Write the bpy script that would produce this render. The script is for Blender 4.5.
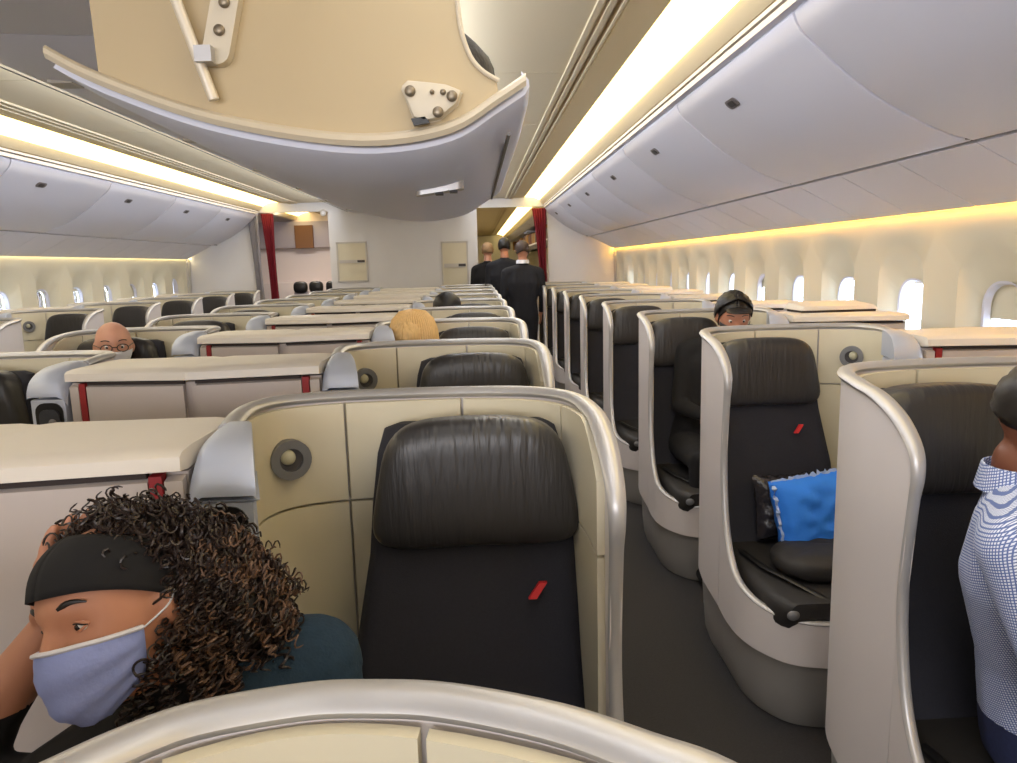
import bpy, bmesh, math, random
from math import sin, cos, pi, radians, sqrt, atan2, exp
from mathutils import Vector, Matrix, Quaternion, noise
random.seed(7)
for o in list(bpy.data.objects): bpy.data.objects.remove(o)
S = bpy.context.scene
COL = S.collection
H = 1.48                                   # eye height above the cabin floor

# ------------------------------------------------------------ camera
F_PX, YAW, PITCH, ROLL = 737.0, radians(2.39), radians(9.07), radians(1.51)
cam_d = bpy.data.cameras.new('camera'); cam = bpy.data.objects.new('camera', cam_d); COL.objects.link(cam)
cam_d.sensor_width = 36; cam_d.lens = F_PX / 1017 * 36; cam_d.clip_start = 0.01
fw = Vector((sin(YAW)*cos(PITCH), cos(YAW)*cos(PITCH), -sin(PITCH)))
rt = Vector((cos(YAW), -sin(YAW), 0)); up = rt.cross(fw)
rt2 = rt*cos(ROLL) - up*sin(ROLL); up2 = up*cos(ROLL) + rt*sin(ROLL)
m = Matrix((rt2, up2, -fw)).transposed().to_4x4(); m.translation = (0, 0, H)
cam.matrix_world = m
S.camera = cam
# ------------------------------------------------------------ world, exposure
S.view_settings.view_transform = 'Standard'; S.view_settings.look = 'None'
S.view_settings.gamma = 1; S.view_settings.use_curve_mapping = False
S.view_settings.exposure = 0.32
w = bpy.data.worlds.new('sky'); S.world = w; w.use_nodes = True
w.node_tree.nodes['Background'].inputs[0].default_value = (0.72, 0.84, 1.0, 1)
w.node_tree.nodes['Background'].inputs[1].default_value = 12.0
def area(name, loc, rot, sx, sy, power, col):
    d = bpy.data.lights.new(name, 'AREA'); d.shape = 'RECTANGLE'; d.size = sx; d.size_y = sy
    d.energy = power; d.color = col
    o = bpy.data.objects.new(name, d); COL.objects.link(o); o.location = loc; o.rotation_euler = rot
    return o
CX = -1.058                                # cabin centre line
# fill lamps added to light the cabin; the aisle pair shines down
for sgn in (1, -1):
    area('aisle_fill_light', (CX + sgn*1.42, 5.6, 2.425), (0, 0, 0), 0.12, 11.0, 26, (1.0, 0.96, 0.90))
    area('side_bin_fill_light', (CX + sgn*0.885, 4.4, 2.345), (0, radians(-78*sgn), 0), 0.05, 13.5, 52, (0.86, 0.90, 1.0))  # added along the centre bins to brighten the side bins
area('rear_left_fill_light', (-2.75, 12.3, 2.44), (0, 0, 0), 0.6, 0.3, 14, (1.0, 0.95, 0.92))  # added to lift the dark space behind the left doorway
area('rear_right_fill_light', (.45, 17.0, 2.44), (0, 0, 0), 0.3, 9.0, 34, (1.0, 0.92, 0.75))  # added fill for the aisle past the bulkhead
area('forward_fill_light', (CX, -2.9, 1.7), (radians(97), 0, 0), 3.6, 0.6, 75, (0.97, 0.96, 1.0))  # unseen fill added behind the camera, tilted up towards the bin undersides

# ------------------------------------------------------------ materials
def srgb(c):
    return tuple(((x/255)/12.92 if x/255 <= .04045 else ((x/255+.055)/1.055)**2.4) for x in c) + (1,)
MATS = {}
def mat(name, rgb, rough=.5, metal=0, noise_s=0, noise_amt=.0, bump=0, bump_s=60, emit=None, es=1, alpha=None, stretch=None, coat=0, spec=None):
    if name in MATS: return MATS[name]
    M = bpy.data.materials.new(name); M.use_nodes = True; N = M.node_tree.nodes; L = M.node_tree.links
    b = N['Principled BSDF']; c = srgb(rgb)
    b.inputs['Base Color'].default_value = c; b.inputs['Roughness'].default_value = rough; b.inputs['Metallic'].default_value = metal
    if coat: b.inputs['Coat Weight'].default_value = coat
    if spec is not None: b.inputs['Specular IOR Level'].default_value = spec
    if emit:
        b.inputs['Emission Color'].default_value = srgb(emit); b.inputs['Emission Strength'].default_value = es
    tc = N.new('ShaderNodeTexCoord'); src = tc.outputs['Object']
    if stretch:
        mp = N.new('ShaderNodeMapping'); mp.inputs['Scale'].default_value = stretch; L.new(src, mp.inputs[0]); src = mp.outputs[0]
    if noise_s:
        n = N.new('ShaderNodeTexNoise'); n.inputs['Scale'].default_value = noise_s; n.inputs['Detail'].default_value = 4; L.new(src, n.inputs[0])
        mx = N.new('ShaderNodeMix'); mx.data_type = 'RGBA'
        mx.inputs[6].default_value = tuple(x*(1-noise_amt) for x in c[:3])+(1,); mx.inputs[7].default_value = tuple(min(1, x*(1+noise_amt)) for x in c[:3])+(1,)
        L.new(n.outputs[0], mx.inputs[0]); L.new(mx.outputs[2], b.inputs['Base Color'])
    if bump:
        n = N.new('ShaderNodeTexNoise'); n.inputs['Scale'].default_value = bump_s; n.inputs['Detail'].default_value = 3; L.new(src, n.inputs[0])
        bp = N.new('ShaderNodeBump'); bp.inputs['Strength'].default_value = bump; bp.inputs['Distance'].default_value = .01
        L.new(n.outputs[0], bp.inputs['Height']); L.new(bp.outputs[0], b.inputs['Normal'])
    MATS[name] = M
    return M
cream = mat('cream_panel', (214, 205, 180), .45, noise_s=3, noise_amt=.03)
shellw = mat('shell_white', (212, 205, 203), .45, noise_s=3, noise_amt=.03)
ctop = mat('console_top', (224, 216, 204), .4, noise_s=4, noise_amt=.03)
cdoor = mat('console_door', (198, 187, 181), .5, noise_s=4, noise_amt=.03)
silver = mat('silver_trim', (186, 184, 184), .36, .45)
silverb = mat('silver_block', (190, 197, 214), .42, .25)
greyb = mat('grey_base', (140, 137, 134), .55, noise_s=5, noise_amt=.05)
leather = mat('black_leather', (48, 46, 46), .36, bump=.45, bump_s=6, stretch=(9, 1.2, 1.2))
fabric = mat('navy_fabric', (38, 38, 47), .85, noise_s=160, noise_amt=.18, bump=.15, bump_s=400)
fabdk = mat('dark_cushion', (38, 36, 36), .6, noise_s=60, noise_amt=.15, bump=.3, bump_s=8)
red = mat('red_print', (205, 40, 45), .5)
redst = mat('red_stripe', (150, 28, 34), .5)
blackp = mat('black_plastic', (22, 22, 24), .35)
darkgap = mat('dark_gap', (52, 40, 36), .7)
ringm = mat('lamp_ring', (122, 122, 124), .45, .3)
lensm = mat('lamp_lens', (190, 186, 160), .2)
binw = mat('bin_white', (220, 220, 231), .42, noise_s=1.5, noise_amt=.02)
ceilm = mat('ceiling_panel', (224, 210, 178), .6, noise_s=1.5, noise_amt=.03)
wallm = mat('sidewall_panel', (220, 212, 186), .55, noise_s=3, noise_amt=.02)
psum = mat('service_panel', (220, 218, 226), .5)
seam = mat('seam_grey', (120, 116, 116), .6)
darkseam = mat('dark_seam', (70, 66, 66), .6)
carpet = mat('carpet', (46, 44, 45), .95, noise_s=120, noise_amt=.35, bump=.4, bump_s=300)
bulk = mat('bulkhead_white', (218, 216, 216), .55, noise_s=2, noise_amt=.02)
bframe = mat('bulkhead_frame', (196, 190, 182), .5)
beige = mat('bucket_beige', (194, 175, 140), .6, noise_s=2, noise_amt=.04)
curtm = mat('red_curtain', (120, 14, 34), .8, bump=.2, bump_s=80)
greycurt = mat('grey_curtain', (150, 146, 152), .8)
glowm = mat('cove_light', (255, 238, 190), .6, emit=(255, 226, 150), es=3.4)
washm = mat('wall_wash_light', (255, 235, 160), .6, emit=(255, 188, 62), es=24)
washl = mat('wall_wash_light_pale', (255, 245, 210), .6, emit=(255, 232, 170), es=7)
skin_w = mat('skin_tan', (190, 132, 104), .5, noise_s=30, noise_amt=.05)
skin_p = mat('skin_pale', (206, 152, 128), .5, noise_s=30, noise_amt=.06)
skin_b = mat('skin_brown', (112, 66, 46), .42, noise_s=30, noise_amt=.06)
hairbk = mat('hair_black', (22, 17, 15), .45)
haircurl = mat('hair_curl', (44, 32, 28), .4)
hairtip = mat('hair_curl_tip', (104, 78, 62), .55)
blond = mat('hair_blond', (216, 178, 120), .5, noise_s=30, noise_amt=.25, stretch=(6, 6, .5))
maskm = mat('mask_blue', (150, 164, 226), .75, bump=.1, bump_s=120)
maskw = mat('mask_white', (226, 226, 236), .75)
bandm = mat('headband_black', (16, 15, 18), .9)
teal = mat('teal_sweater', (28, 52, 72), .9, noise_s=80, noise_amt=.2, bump=.2, bump_s=200)
blackc = mat('black_cloth', (20, 19, 22), .9, noise_s=60, noise_amt=.2)
jeans = mat('blue_jeans', (34, 42, 78), .9, noise_s=150, noise_amt=.3)
suit = mat('dark_suit', (24, 25, 34), .85)
white_eye = mat('eye_white', (225, 222, 218), .25)
irism = mat('eye_iris', (40, 24, 16), .15)
pillowm = mat('pillow_blue', (44, 128, 236), .75, bump=.5, bump_s=14, noise_s=10, noise_amt=.08)
plastic = mat('clear_wrap', (200, 215, 235), .12)
plastic.node_tree.nodes['Principled BSDF'].inputs['Transmission Weight'].default_value = .85
brown = mat('brown_board', (120, 82, 52), .7)
lug = [mat('luggage_tan', (150, 112, 70), .7), mat('luggage_maroon', (96, 36, 30), .7), mat('luggage_umber', (84, 66, 52), .7), mat('luggage_amber', (176, 128, 66), .7)]
gal = mat('galley_white', (226, 214, 214), .5)
galp = mat('galley_mauve', (176, 168, 178), .5)
bagm = mat('bag_black', (34, 32, 36), .7, bump=.6, bump_s=40)
bolt_m = mat('bolt_grey', (140, 128, 110), .35, .6)
latchm = mat('latch_grey', (128, 122, 124), .4, .3)
# checked shirt
def checked():
    M = bpy.data.materials.new('checked_shirt'); M.use_nodes = True; N = M.node_tree.nodes; L = M.node_tree.links; b = N['Principled BSDF']
    tc = N.new('ShaderNodeTexCoord'); sx = N.new('ShaderNodeSeparateXYZ')
    mp = N.new('ShaderNodeMapping'); mp.inputs['Rotation'].default_value = (0.25, 0.4, 0.15); L.new(tc.outputs['Object'], mp.inputs[0]); L.new(mp.outputs[0], sx.inputs[0])
    outs = []
    for k, ax in enumerate((1, 2)):
        a = N.new('ShaderNodeMath'); a.operation = 'MULTIPLY'; a.inputs[1].default_value = 210; L.new(sx.outputs[ax], a.inputs[0])
        f = N.new('ShaderNodeMath'); f.operation = 'FRACT'; L.new(a.outputs[0], f.inputs[0])
        g = N.new('ShaderNodeMath'); g.operation = 'GREATER_THAN'; g.inputs[1].default_value = .62; L.new(f.outputs[0], g.inputs[0]); outs.append(g)
    mx = N.new('ShaderNodeMath'); mx.operation = 'MAXIMUM'; L.new(outs[0].outputs[0], mx.inputs[0]); L.new(outs[1].outputs[0], mx.inputs[1])
    c = N.new('ShaderNodeMix'); c.data_type = 'RGBA'; c.inputs[6].default_value = srgb((212, 220, 238)); c.inputs[7].default_value = srgb((92, 110, 165))
    L.new(mx.outputs[0], c.inputs[0]); L.new(c.outputs[2], b.inputs['Base Color']); b.inputs['Roughness'].default_value = .85
    return M
checkm = checked()

# ------------------------------------------------------------ mesh helpers
def rot_to(v):
    return Vector((0, 0, 1)).rotation_difference(Vector(v).normalized()).to_matrix()
class MB:
    def __init__(s): s.v = []; s.f = []; s.mi = []
    def add(s, vs, fs, mi=0):
        n = len(s.v); s.v += [tuple(x) for x in vs]; s.f += [tuple(i+n for i in f) for f in fs]; s.mi += [mi]*len(fs); return s
    def box(s, x0, x1, y0, y1, z0, z1, R=None, mi=0):
        x0, x1 = sorted((x0, x1)); y0, y1 = sorted((y0, y1)); z0, z1 = sorted((z0, z1))
        vs = [Vector((x, y, z)) for z in (z0, z1) for y in (y0, y1) for x in (x0, x1)]
        if R:
            c = Vector(((x0+x1)/2, (y0+y1)/2, (z0+z1)/2)); vs = [c + R @ (p-c) for p in vs]
        return s.add(vs, [(0,2,3,1),(4,5,7,6),(0,1,5,4),(2,6,7,3),(0,4,6,2),(1,3,7,5)], mi)
    def grid(s, rows, closed=False, mi=0):
        n = len(rows[0]); vs = [p for r in rows for p in r]; fs = []
        for i in range(len(rows)-1):
            for j in range(n if closed else n-1):
                k = (j+1) % n
                fs.append((i*n+j, i*n+k, (i+1)*n+k, (i+1)*n+j))
        return s.add(vs, fs, mi)
    def loft(s, rings, caps=True, mi=0):
        s.grid(rings, True, mi)
        if caps:
            n = len(rings[0]); s.add(rings[0], [tuple(range(n-1, -1, -1))], mi); s.add(rings[-1], [tuple(range(n))], mi)
        return s
    def tube(s, pts, r, n=10, caps=True, flat=1, mi=0):
        pts = [Vector(p) for p in pts]; rr = r if isinstance(r, (list, tuple)) else [r]*len(pts); rings = []
        t0 = (pts[1]-pts[0]).normalized(); a = t0.orthogonal().normalized()
        if abs(t0.z) < .9: a = (Vector((0, 0, 1)) - t0*t0.z).normalized()
        for i, p in enumerate(pts):
            t = (pts[min(i+1, len(pts)-1)] - pts[max(i-1, 0)]).normalized()
            a = (a - t*a.dot(t)).normalized(); b = t.cross(a)
            rings.append([p + a*cos(2*pi*j/n)*rr[i]*flat + b*sin(2*pi*j/n)*rr[i] for j in range(n)])
        return s.loft(rings, caps, mi)
    def ell(s, c, r, R=None, nu=16, nv=10, p=1, mi=0, fn=None):
        c = Vector(c); rows = []
        sp = lambda x: math.copysign(abs(x)**p, x)
        for i in range(nv+1):
            th = pi*(i/nv) ; th = min(max(th, .02), pi-.02); row = []
            for j in range(nu):
                ph = 2*pi*j/nu
                q = Vector((r[0]*sp(sin(th))*sp(cos(ph)), r[1]*sp(sin(th))*sp(sin(ph)), r[2]*sp(cos(th))))
                if fn: q = fn(q)
                if R: q = R @ q
                row.append(c+q)
            rows.append(row)
        return s.loft(rows, True, mi)
    def limb(s, pts, rr, n=14):
        """tapered rounded chain for the figures (overlapping, remeshed later)"""
        pts = [Vector(p) for p in pts]; P = []; Q = []
        for i in range(len(pts)-1):
            for k in range(6):
                t = k/6; P.append(pts[i].lerp(pts[i+1], t)); Q.append(rr[i]*(1-t)+rr[i+1]*t)
        P.append(pts[-1]); Q.append(rr[-1])
        for p, q in zip(P, Q): s.ell(p, (q, q, q), nu=n, nv=8)
        s.tube(P, Q, n)
        return s
    def mesh(s, name, mats, ang=40, bevel=0, seg=2):
        me = bpy.data.meshes.new(name); me.from_pydata(s.v, [], s.f); me.update()
        bm = bmesh.new(); bm.from_mesh(me); bmesh.ops.recalc_face_normals(bm, faces=bm.faces)
        if bevel:
            bmesh.ops.remove_doubles(bm, verts=bm.verts, dist=1e-5)
            es = [e for e in bm.edges if len(e.link_faces) == 2 and e.calc_face_angle(0) > radians(35)]
            bmesh.ops.bevel(bm, geom=es, offset=bevel, segments=seg, profile=.5, affect='EDGES', clamp_overlap=True)
        bm.to_mesh(me); bm.free()
        for mm in (mats if isinstance(mats, (list, tuple)) else [mats]): me.materials.append(mm)
        if isinstance(mats, (list, tuple)) and len(mats) > 1 and not bevel:
            for p, k in zip(me.polygons, s.mi): p.material_index = k
        me.polygons.foreach_set('use_smooth', [True]*len(me.polygons))
        me.set_sharp_from_angle(angle=radians(ang))
        return me
    def build(s, name, mats, parent=None, loc=None, **k):
        o = bpy.data.objects.new(name, s.mesh(name, mats, **k)); COL.objects.link(o)
        if parent: o.parent = parent
        if loc: o.location = loc
        return o
def rr(w, h, r, n=4):
    out = []; r = min(r, w/2-1e-4, h/2-1e-4)
    for cx, cy, a in ((w/2-r, h/2-r, 0), (-w/2+r, h/2-r, 90), (-w/2+r, -h/2+r, 180), (w/2-r, -h/2+r, 270)):
        for i in range(n+1):
            t = radians(a+90*i/n); out.append((cx+r*cos(t), cy+r*sin(t)))
    return out
def catmull(P, n=6):
    out = []
    for i in range(len(P)-1):
        p0 = P[max(i-1, 0)]; p1 = P[i]; p2 = P[i+1]; p3 = P[min(i+2, len(P)-1)]
        for k in range(n):
            t = k/n
            out.append(tuple(.5*((2*b)+(-a+c)*t+(2*a-5*b+4*c-d)*t*t+(-a+3*b-3*c+d)*t**3) for a, b, c, d in zip(p0, p1, p2, p3)))
    out.append(tuple(P[-1])); return out
def tag(o, label=None, cat=None, group=None, kind=None):
    if label: o['label'] = label
    if cat: o['category'] = cat
    if group: o['group'] = group
    if kind: o['kind'] = kind
    return o
def thing(name, label, cat, loc=(0, 0, 0), rz=0, group=None):
    o = bpy.data.objects.new(name, None); COL.objects.link(o); o.location = loc; o.rotation_euler = (0, 0, rz); o.empty_display_size = .1
    return tag(o, label, cat, group)
def struct(name, mb, mats, **k):
    o = mb.build(name, mats, **k); o['kind'] = 'structure'; return o
def copy_tree(o, parent=None):
    c = o.copy(); COL.objects.link(c)
    if parent: c.parent = parent
    for ch in list(KIDS.get(o.name, [])): copy_tree(ch, c)
    return c
KIDS = {}
def index_kids():
    KIDS.clear()
    for o in bpy.data.objects:
        if o.parent: KIDS.setdefault(o.parent.name, []).append(o)

# ------------------------------------------------------------ the cabin shell
ordn = ['nearest', 'second', 'third', 'fourth', 'fifth', 'sixth', 'seventh', 'eighth', 'ninth', 'tenth', 'eleventh', 'twelfth', 'thirteenth']
Y0, YB, YE = -3.2, 11.46, 26.0
fl = MB().box(CX-3.4, CX+3.4, Y0, YE, -.05, 0)
struct('floor', fl, carpet)
struct('wall_front', MB().box(CX-3.5, CX+3.5, Y0-.08, Y0, 0, 2.6), mat('front_wall', (206, 204, 206), .6))
def prof_strip(mb, prof, y0, y1, thick=.0, sgn=1, mi=0):
    """extrude a (offset, z) polyline along the cabin; mirrored about the centre line"""
    rows = [[(CX+sgn*u, y, z) for (u, z) in prof] for y in (y0, y1)]
    mb.grid(rows, mi=mi)
def solid_strip(mb, prof, y0, y1, sgn=1, mi=0):
    mb.loft([[(CX+sgn*u, y, z) for (u, z) in prof] for y in (y0, y1)], True, mi)
# ceiling: flat panel, recessed seams, cove slope
mb = MB()
prev = Y0
for k in range(22):
    y1 = min(Y0 + (k+1)*1.45, YE)
    if y1 <= prev: break
    mb.box(CX-1.60, CX+1.60, prev+.004, y1-.004, 2.464, 2.50); prev = y1
mb.box(CX-1.9, CX+1.9, Y0, YE, 2.505, 2.53)
struct('ceiling', mb, ceilm)
for sgn, nm in ((1, 'right'), (-1, 'left')):
    mb = MB()
    for u0, u1, z in ((1.56, 1.585, 2.452), (1.605, 1.63, 2.448), (1.655, 1.668, 2.444)):
        mb.box(CX+sgn*u0, CX+sgn*u1, Y0, YE, z, 2.47)
    solid_strip(mb, [(1.69, 2.47), (1.80, 2.478), (1.86, 2.478), (1.86, 2.50), (1.69, 2.50)], Y0, YE, sgn)
    solid_strip(mb, [(2.06, 2.50), (2.085, 2.40), (2.13, 2.36), (2.20, 2.36), (2.24, 2.52), (2.16, 2.54)], Y0, YE, sgn)
    mb.box(CX+sgn*1.6, CX+sgn*2.5, Y0, YE, 2.53, 2.55)
    struct('trim_cove_'+nm, mb, ceilm)
    # the luminous cove panel: one diffuser per bin bay
    for k in range(-3, 16):
        a = 2.6+1.45*k; b = a+1.45
        if b > YE: break
        g = MB(); solid_strip(g, [(1.86, 2.485), (1.95, 2.475), (2.03, 2.45), (2.07, 2.42), (2.08, 2.43), (2.04, 2.47), (1.95, 2.49), (1.86, 2.50)], a+.006, b-.006, sgn)
        o = g.build('cove_lamp', glowm)
        row = k+4
        tag(o, 'glowing warm cove light diffuser above the %s bins, %s one back' % (nm, (ordn+['fourteenth', 'fifteenth', 'sixteenth', 'seventeenth', 'eighteenth', 'nineteenth'])[row-1] if row > 0 else 'foremost'), 'light', 'cove light diffusers above the %s bins' % nm)

# overhead bins along both sides
def bin_profile():
    outer = [(2.135, 2.335), (2.15, 2.33), (2.159, 2.289), (2.185, 2.235), (2.25, 2.175), (2.35, 2.092), (2.47, 2.008), (2.61, 1.933), (2.72, 1.887), (2.811, 1.862)]
    return outer
def mk_bin(sgn, y0, y1, idx, lat=True):
    nm = 'right' if sgn > 0 else 'left'
    t = thing('overhead_bin', 'closed white overhead bin on the %s side, %s bin counted back from the camera' % (nm, ordn[idx]), 'bin', (CX+sgn*2.5, (y0+y1)/2, 1.86), 0, 'closed overhead bins on the %s side' % nm)
    lx, ly = CX+sgn*2.5, (y0+y1)/2
    def loc(vs): return vs
    op = bin_profile()
    body = MB(); body.loft([[(CX+sgn*u-lx, y-ly, z-1.86) for (u, z) in [(2.20, 2.40), (2.215, 2.28), (2.40, 2.13), (2.65, 1.965), (2.83, 1.90), (3.25, 1.90), (3.30, 2.3), (2.9, 2.5)]] for y in (y0, y1)])
    body.build('body', psum, t)
    rail = MB(); 
    for (za, zb, u0, u1) in ((2.335, 2.352, 2.128, 2.165), (2.300, 2.325, 2.132, 2.165)):
        rail.box(CX+sgn*u0-lx, CX+sgn*u1-lx, y0-ly+.001, y1-ly-.001, za-1.86, zb-1.86)
    rail.build('hinge_rail', psum, t)
    d = MB(); g = .007
    dp = op[2:]
    pts = catmull(dp, 3); inner = [(u+.014, z+.02) for u, z in reversed(pts)]
    d.loft([[(CX+sgn*u-lx, y-ly, z-1.86) for (u, z) in pts+inner] for y in (y0+g, y1-g)])
    do = d.build('door', binw, t, bevel=.004)
    if lat:
        yl = .85 if sgn > 0 else .5
        c = Vector((CX+sgn*2.252-lx, y0+yl-ly+.0, 2.1735-1.86)); tl = Vector((sgn*.10, 0, -.087)).normalized(); nn = Vector((-sgn*.087, 0, -.10)).normalized(); yy = Vector((0, 1, 0))
        def plate(w_, h_, d0, d1, r):
            mb_ = MB(); pr = rr(w_, h_, r)
            mb_.loft([[c+yy*a+tl*b+nn*dd for a, b in pr] for dd in (d0, d1)]); return mb_
        L = plate(.125, .048, -.002, .004, .022).build('latch', latchm, do)
        plate(.06, .030, .004, .008, .01).build('latch_paddle', darkseam, do)
for sgn in (1, -1):
    i = 0
    for k in range(-3, 6):
        a = 2.6+1.45*k
        if k == -3: continue
        mk_bin(sgn, a, a+1.45, max(k+2, 0) if True else 0); i += 1
    last = 2.6+1.45*6
    t = MB(); solid_strip(t, [(2.135, 2.35), (2.159, 2.289), (2.811, 1.862), (3.2, 1.88), (3.3, 2.4)], last, YB, sgn); struct('trim_1' if sgn > 0 else 'trim_2', t, binw)

# passenger service panels under the bins + side walls with windows
WP = .66
for sgn, nm in ((1, 'right'), (-1, 'left')):
    ps = MB()
    a = 2.6-1.45*3; n = 0
    while a < YB-.3:
        b = min(a+1.45, YB)
        for (s0, s1) in ((a+.004, a+.50), (a+.506, a+.98), (a+.986, b-.004)):
            if s1 > s0: solid_strip(ps, [(2.83, 1.855), (3.19, 1.668), (3.20, 1.69), (2.84, 1.88)], s0, min(s1, YB), sgn)
        a = b
    struct('trim_service_panels_'+nm, ps, psum)
    dg = MB(); dg.box(CX+sgn*2.79, CX+sgn*2.86, Y0, YB, 1.868, 1.90)
    struct('trim_gap_'+nm, dg, darkseam)
    # the wash light hidden behind the top lip of the side wall
    wl = MB(); wl.box(CX+sgn*3.197, CX+sgn*3.226, Y0, YB, 1.675, 1.685)
    tag(wl.build('wall_wash_lamp', washm if sgn > 0 else washl), 'narrow warm light strip along the top of the %s side wall' % nm, 'light')
    # side wall below and around windows
    k0 = 0; yy0 = 3.72-WP*10; panels = []
    ys = [yy0+WP*i for i in range(40) if yy0+WP*i < 11.1]
    wn = 0
    wall = MB()
    def wx(z):      # wall offset against height
        if z > 1.45: return 3.235-(z-1.45)*.10
        return 3.235
    for yc in ys:
        y0, y1 = yc-WP/2, yc+WP/2
        zc, hw, hh = 1.17, .125, .175
        N = 32
        def ring(hw_, hh_, r_, du, yc=yc, zc=zc):
            pts = rr(2*hw_, 2*hh_, r_, 7)
            return [(CX+sgn*(wx(zc+b)+du), yc+a, zc+b) for a, b in pts]
        r1 = ring(.20, .37, .19, 0.0); r2 = ring(.185, .33, .17, .02); r3 = ring(.125, .18, .11, .085); r4 = ring(.12, .175, .105, .12)
        # outer rectangle sampled by the same angles
        outer = []
        for (a, b) in rr(.40, .74, .19, 7):
            s_ = min((WP/2)/abs(a) if abs(a) > 1e-6 else 9e9, (.45 if b > 0 else .45)/abs(b) if abs(b) > 1e-6 else 9e9)
            outer.append((CX+sgn*wx(zc+b*s_), yc+a*s_, zc+b*s_))
        for ca in (-1, 1):
            for cb, cv in ((1, .45), (-1, .45)):
                tgt = (yc+ca*(WP/2), zc+cb*cv)
                j_ = min(range(len(outer)), key=lambda q: abs(outer[q][1]-tgt[0])+abs(outer[q][2]-tgt[1]))
                outer[j_] = (CX+sgn*wx(tgt[1]), tgt[0], tgt[1])
        wall.grid([outer, r1, r2, r3, r4], True)
        wall.grid([[(CX+sgn*wx(z), y, z) for z in (0, .3, .6, .72)] for y in (y0, y1)])
        wall.grid([[(CX+sgn*wx(z), y, z) for z in (1.62, 1.72)] for y in (y0, y1)])
        if 1.5 < yc < 11.1 and (sgn > 0 or yc > 5.5):
            wn += 1
            gp = MB(); pts = rr(.25, .36, .11, 7)
            gp.loft([[(CX+sgn*(3.235+d_), yc+a, zc+b) for a, b in pts] for d_ in (.124, .128)])
            gl = gp.build('pane', mat('window_glass', (235, 242, 255), .05, emit=None), None)
            gl.data.materials[0].node_tree.nodes['Principled BSDF'].inputs['Transmission Weight'].default_value = 1
            sh = MB(); 
            drop = random.choice([.02, .04, .10, .16]); 
            sh.box(CX+sgn*3.345, CX+sgn*3.35, yc-.12, yc+.12, zc+.175-drop, zc+.18)
            fr = MB(); fr.grid([ring(.128, .183, .112, .07), ring(.118, .172, .10, .074), ring(.112, .165, .096, .10)], True)
            f = fr.build('window_%s_%d' % (nm, wn), psum); f['kind'] = 'structure'
            gl.parent = f; s = sh.build('window_shade', wallm, f)
        else:
            bb = MB(); bb.box(CX+sgn*3.35, CX+sgn*3.37, yc-.14, yc+.14, zc-.2, zc+.2); bo = bb.build('window_blind', wallm); bo['kind'] = 'structure'
    yend = ys[-1]+WP/2
    # blank lining up to the bulkhead with door-frame trim
    prof = [(wx(z), z) for z in (0, .3, .7, 1.1, 1.45, 1.66)]
    prof_strip(wall, prof, yend+.05, YB, sgn=sgn)
    prof_strip(wall, [(u+.05, z) for u, z in prof], Y0, YB, sgn=sgn) if False else None
    struct('wall_'+nm, wall, wallm)
    sk = MB(); solid_strip(sk, [(3.30, 1.72), (3.44, 1.72), (3.44, 2.7), (3.38, 2.7), (3.38, 1.78), (3.23, 1.78), (3.23, 1.72)], Y0, YE, sgn)  # unseen shield added to stop light leaking through the panel gaps
    sk.box(CX+sgn*2.2, CX+sgn*3.4, Y0, YE, 2.60, 2.65); sk.box(CX+sgn*3.40, CX+sgn*3.44, Y0, 1.7 if sgn > 0 else 5.0, 0, 1.8); sk.box(CX+sgn*3.30, CX+sgn*3.44, YB-.5, YE, 0, 1.8)
    struct('trim_leak_shield_'+nm, sk, psum)
    # the light shield above backs the panel joints (outside the window openings)
    tr = MB()
    for dy in (0.0, .09):
        solid_strip(tr, [(wx(z)-.012, z) for z in (.0, .7, 1.1, 1.62)]+[(wx(z)+.02, z) for z in (1.62, 1.1, .7, .0)], yend+.0+dy, yend+.035+dy, sgn)
    struct('trim_door_frame_'+nm, tr, bframe)

# bulkhead: centre wall, outer walls, headers
mb = MB()
mb.box(CX-1.12, CX+1.12, YB, YB+.08, 0, 2.47)
struct('wall_bulkhead', mb, bulk)
mb = MB(); mb.box(CX+2.20, CX+3.3, YB, YB+.08, 0, 2.34); mb.box(CX+1.12, CX+2.2, YB, YB+.06, 2.33, 2.47); mb.box(CX+2.2, CX+2.4, YB, YB+.06, 2.3, 2.56)
struct('wall_bulkhead_right', mb, bulk)
mb = MB(); mb.box(CX-2.20, CX-3.3, YB, YB+.08, 0, 2.34); mb.box(CX-1.12, CX-2.2, YB, YB+.06, 2.33, 2.47); mb.box(CX-2.2, CX-2.4, YB, YB+.06, 2.3, 2.56)
struct('wall_bulkhead_left', mb, bulk)
# framed panels on the bulkhead
def bulk_panel(x0, x1, z0, z1, lab):
    t = thing('wall_panel', lab, 'panel', ((x0+x1)/2, YB, z0))
    ox, oz = (x0+x1)/2, z0
    f = MB(); th = .022
    for a, b, c, d in ((x0, x1, z1-th, z1), (x0, x1, z0, z0+th), (x0, x0+th, z0, z1), (x1-th, x1, z0, z1)):
        f.box(a-ox, b-ox, -.02, 0, c-oz, d-oz)
    f.build('frame', bframe, t)
    MB().box(x0+th-ox, x1-th-ox, -.008, 0, th, z1-z0-th).build('panel_face', cream, t)
    MB().box(x0+.04-ox, x1-.04-ox, -.022, -.008, (z1-z0)*.47, (z1-z0)*.55).build('handle', bframe, t)
    MB().box(x1-.15-ox, x1-.04-ox, -.03, -.02, (z1-z0)*.49, (z1-z0)*.54).build('latch', darkseam, t)
bulk_panel(-2.08, -1.62, 1.27, 1.87, 'framed cream panel on the white bulkhead, beside the left-hand doorway')
bulk_panel(-.50, -.09, 1.10, 1.84, 'framed cream panel on the white bulkhead, beside the right-hand doorway')
t = thing('round_sign', 'small round pale sign high on the bulkhead by the left doorway', 'sign', (-2.24, YB-.02, 2.31))
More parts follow.
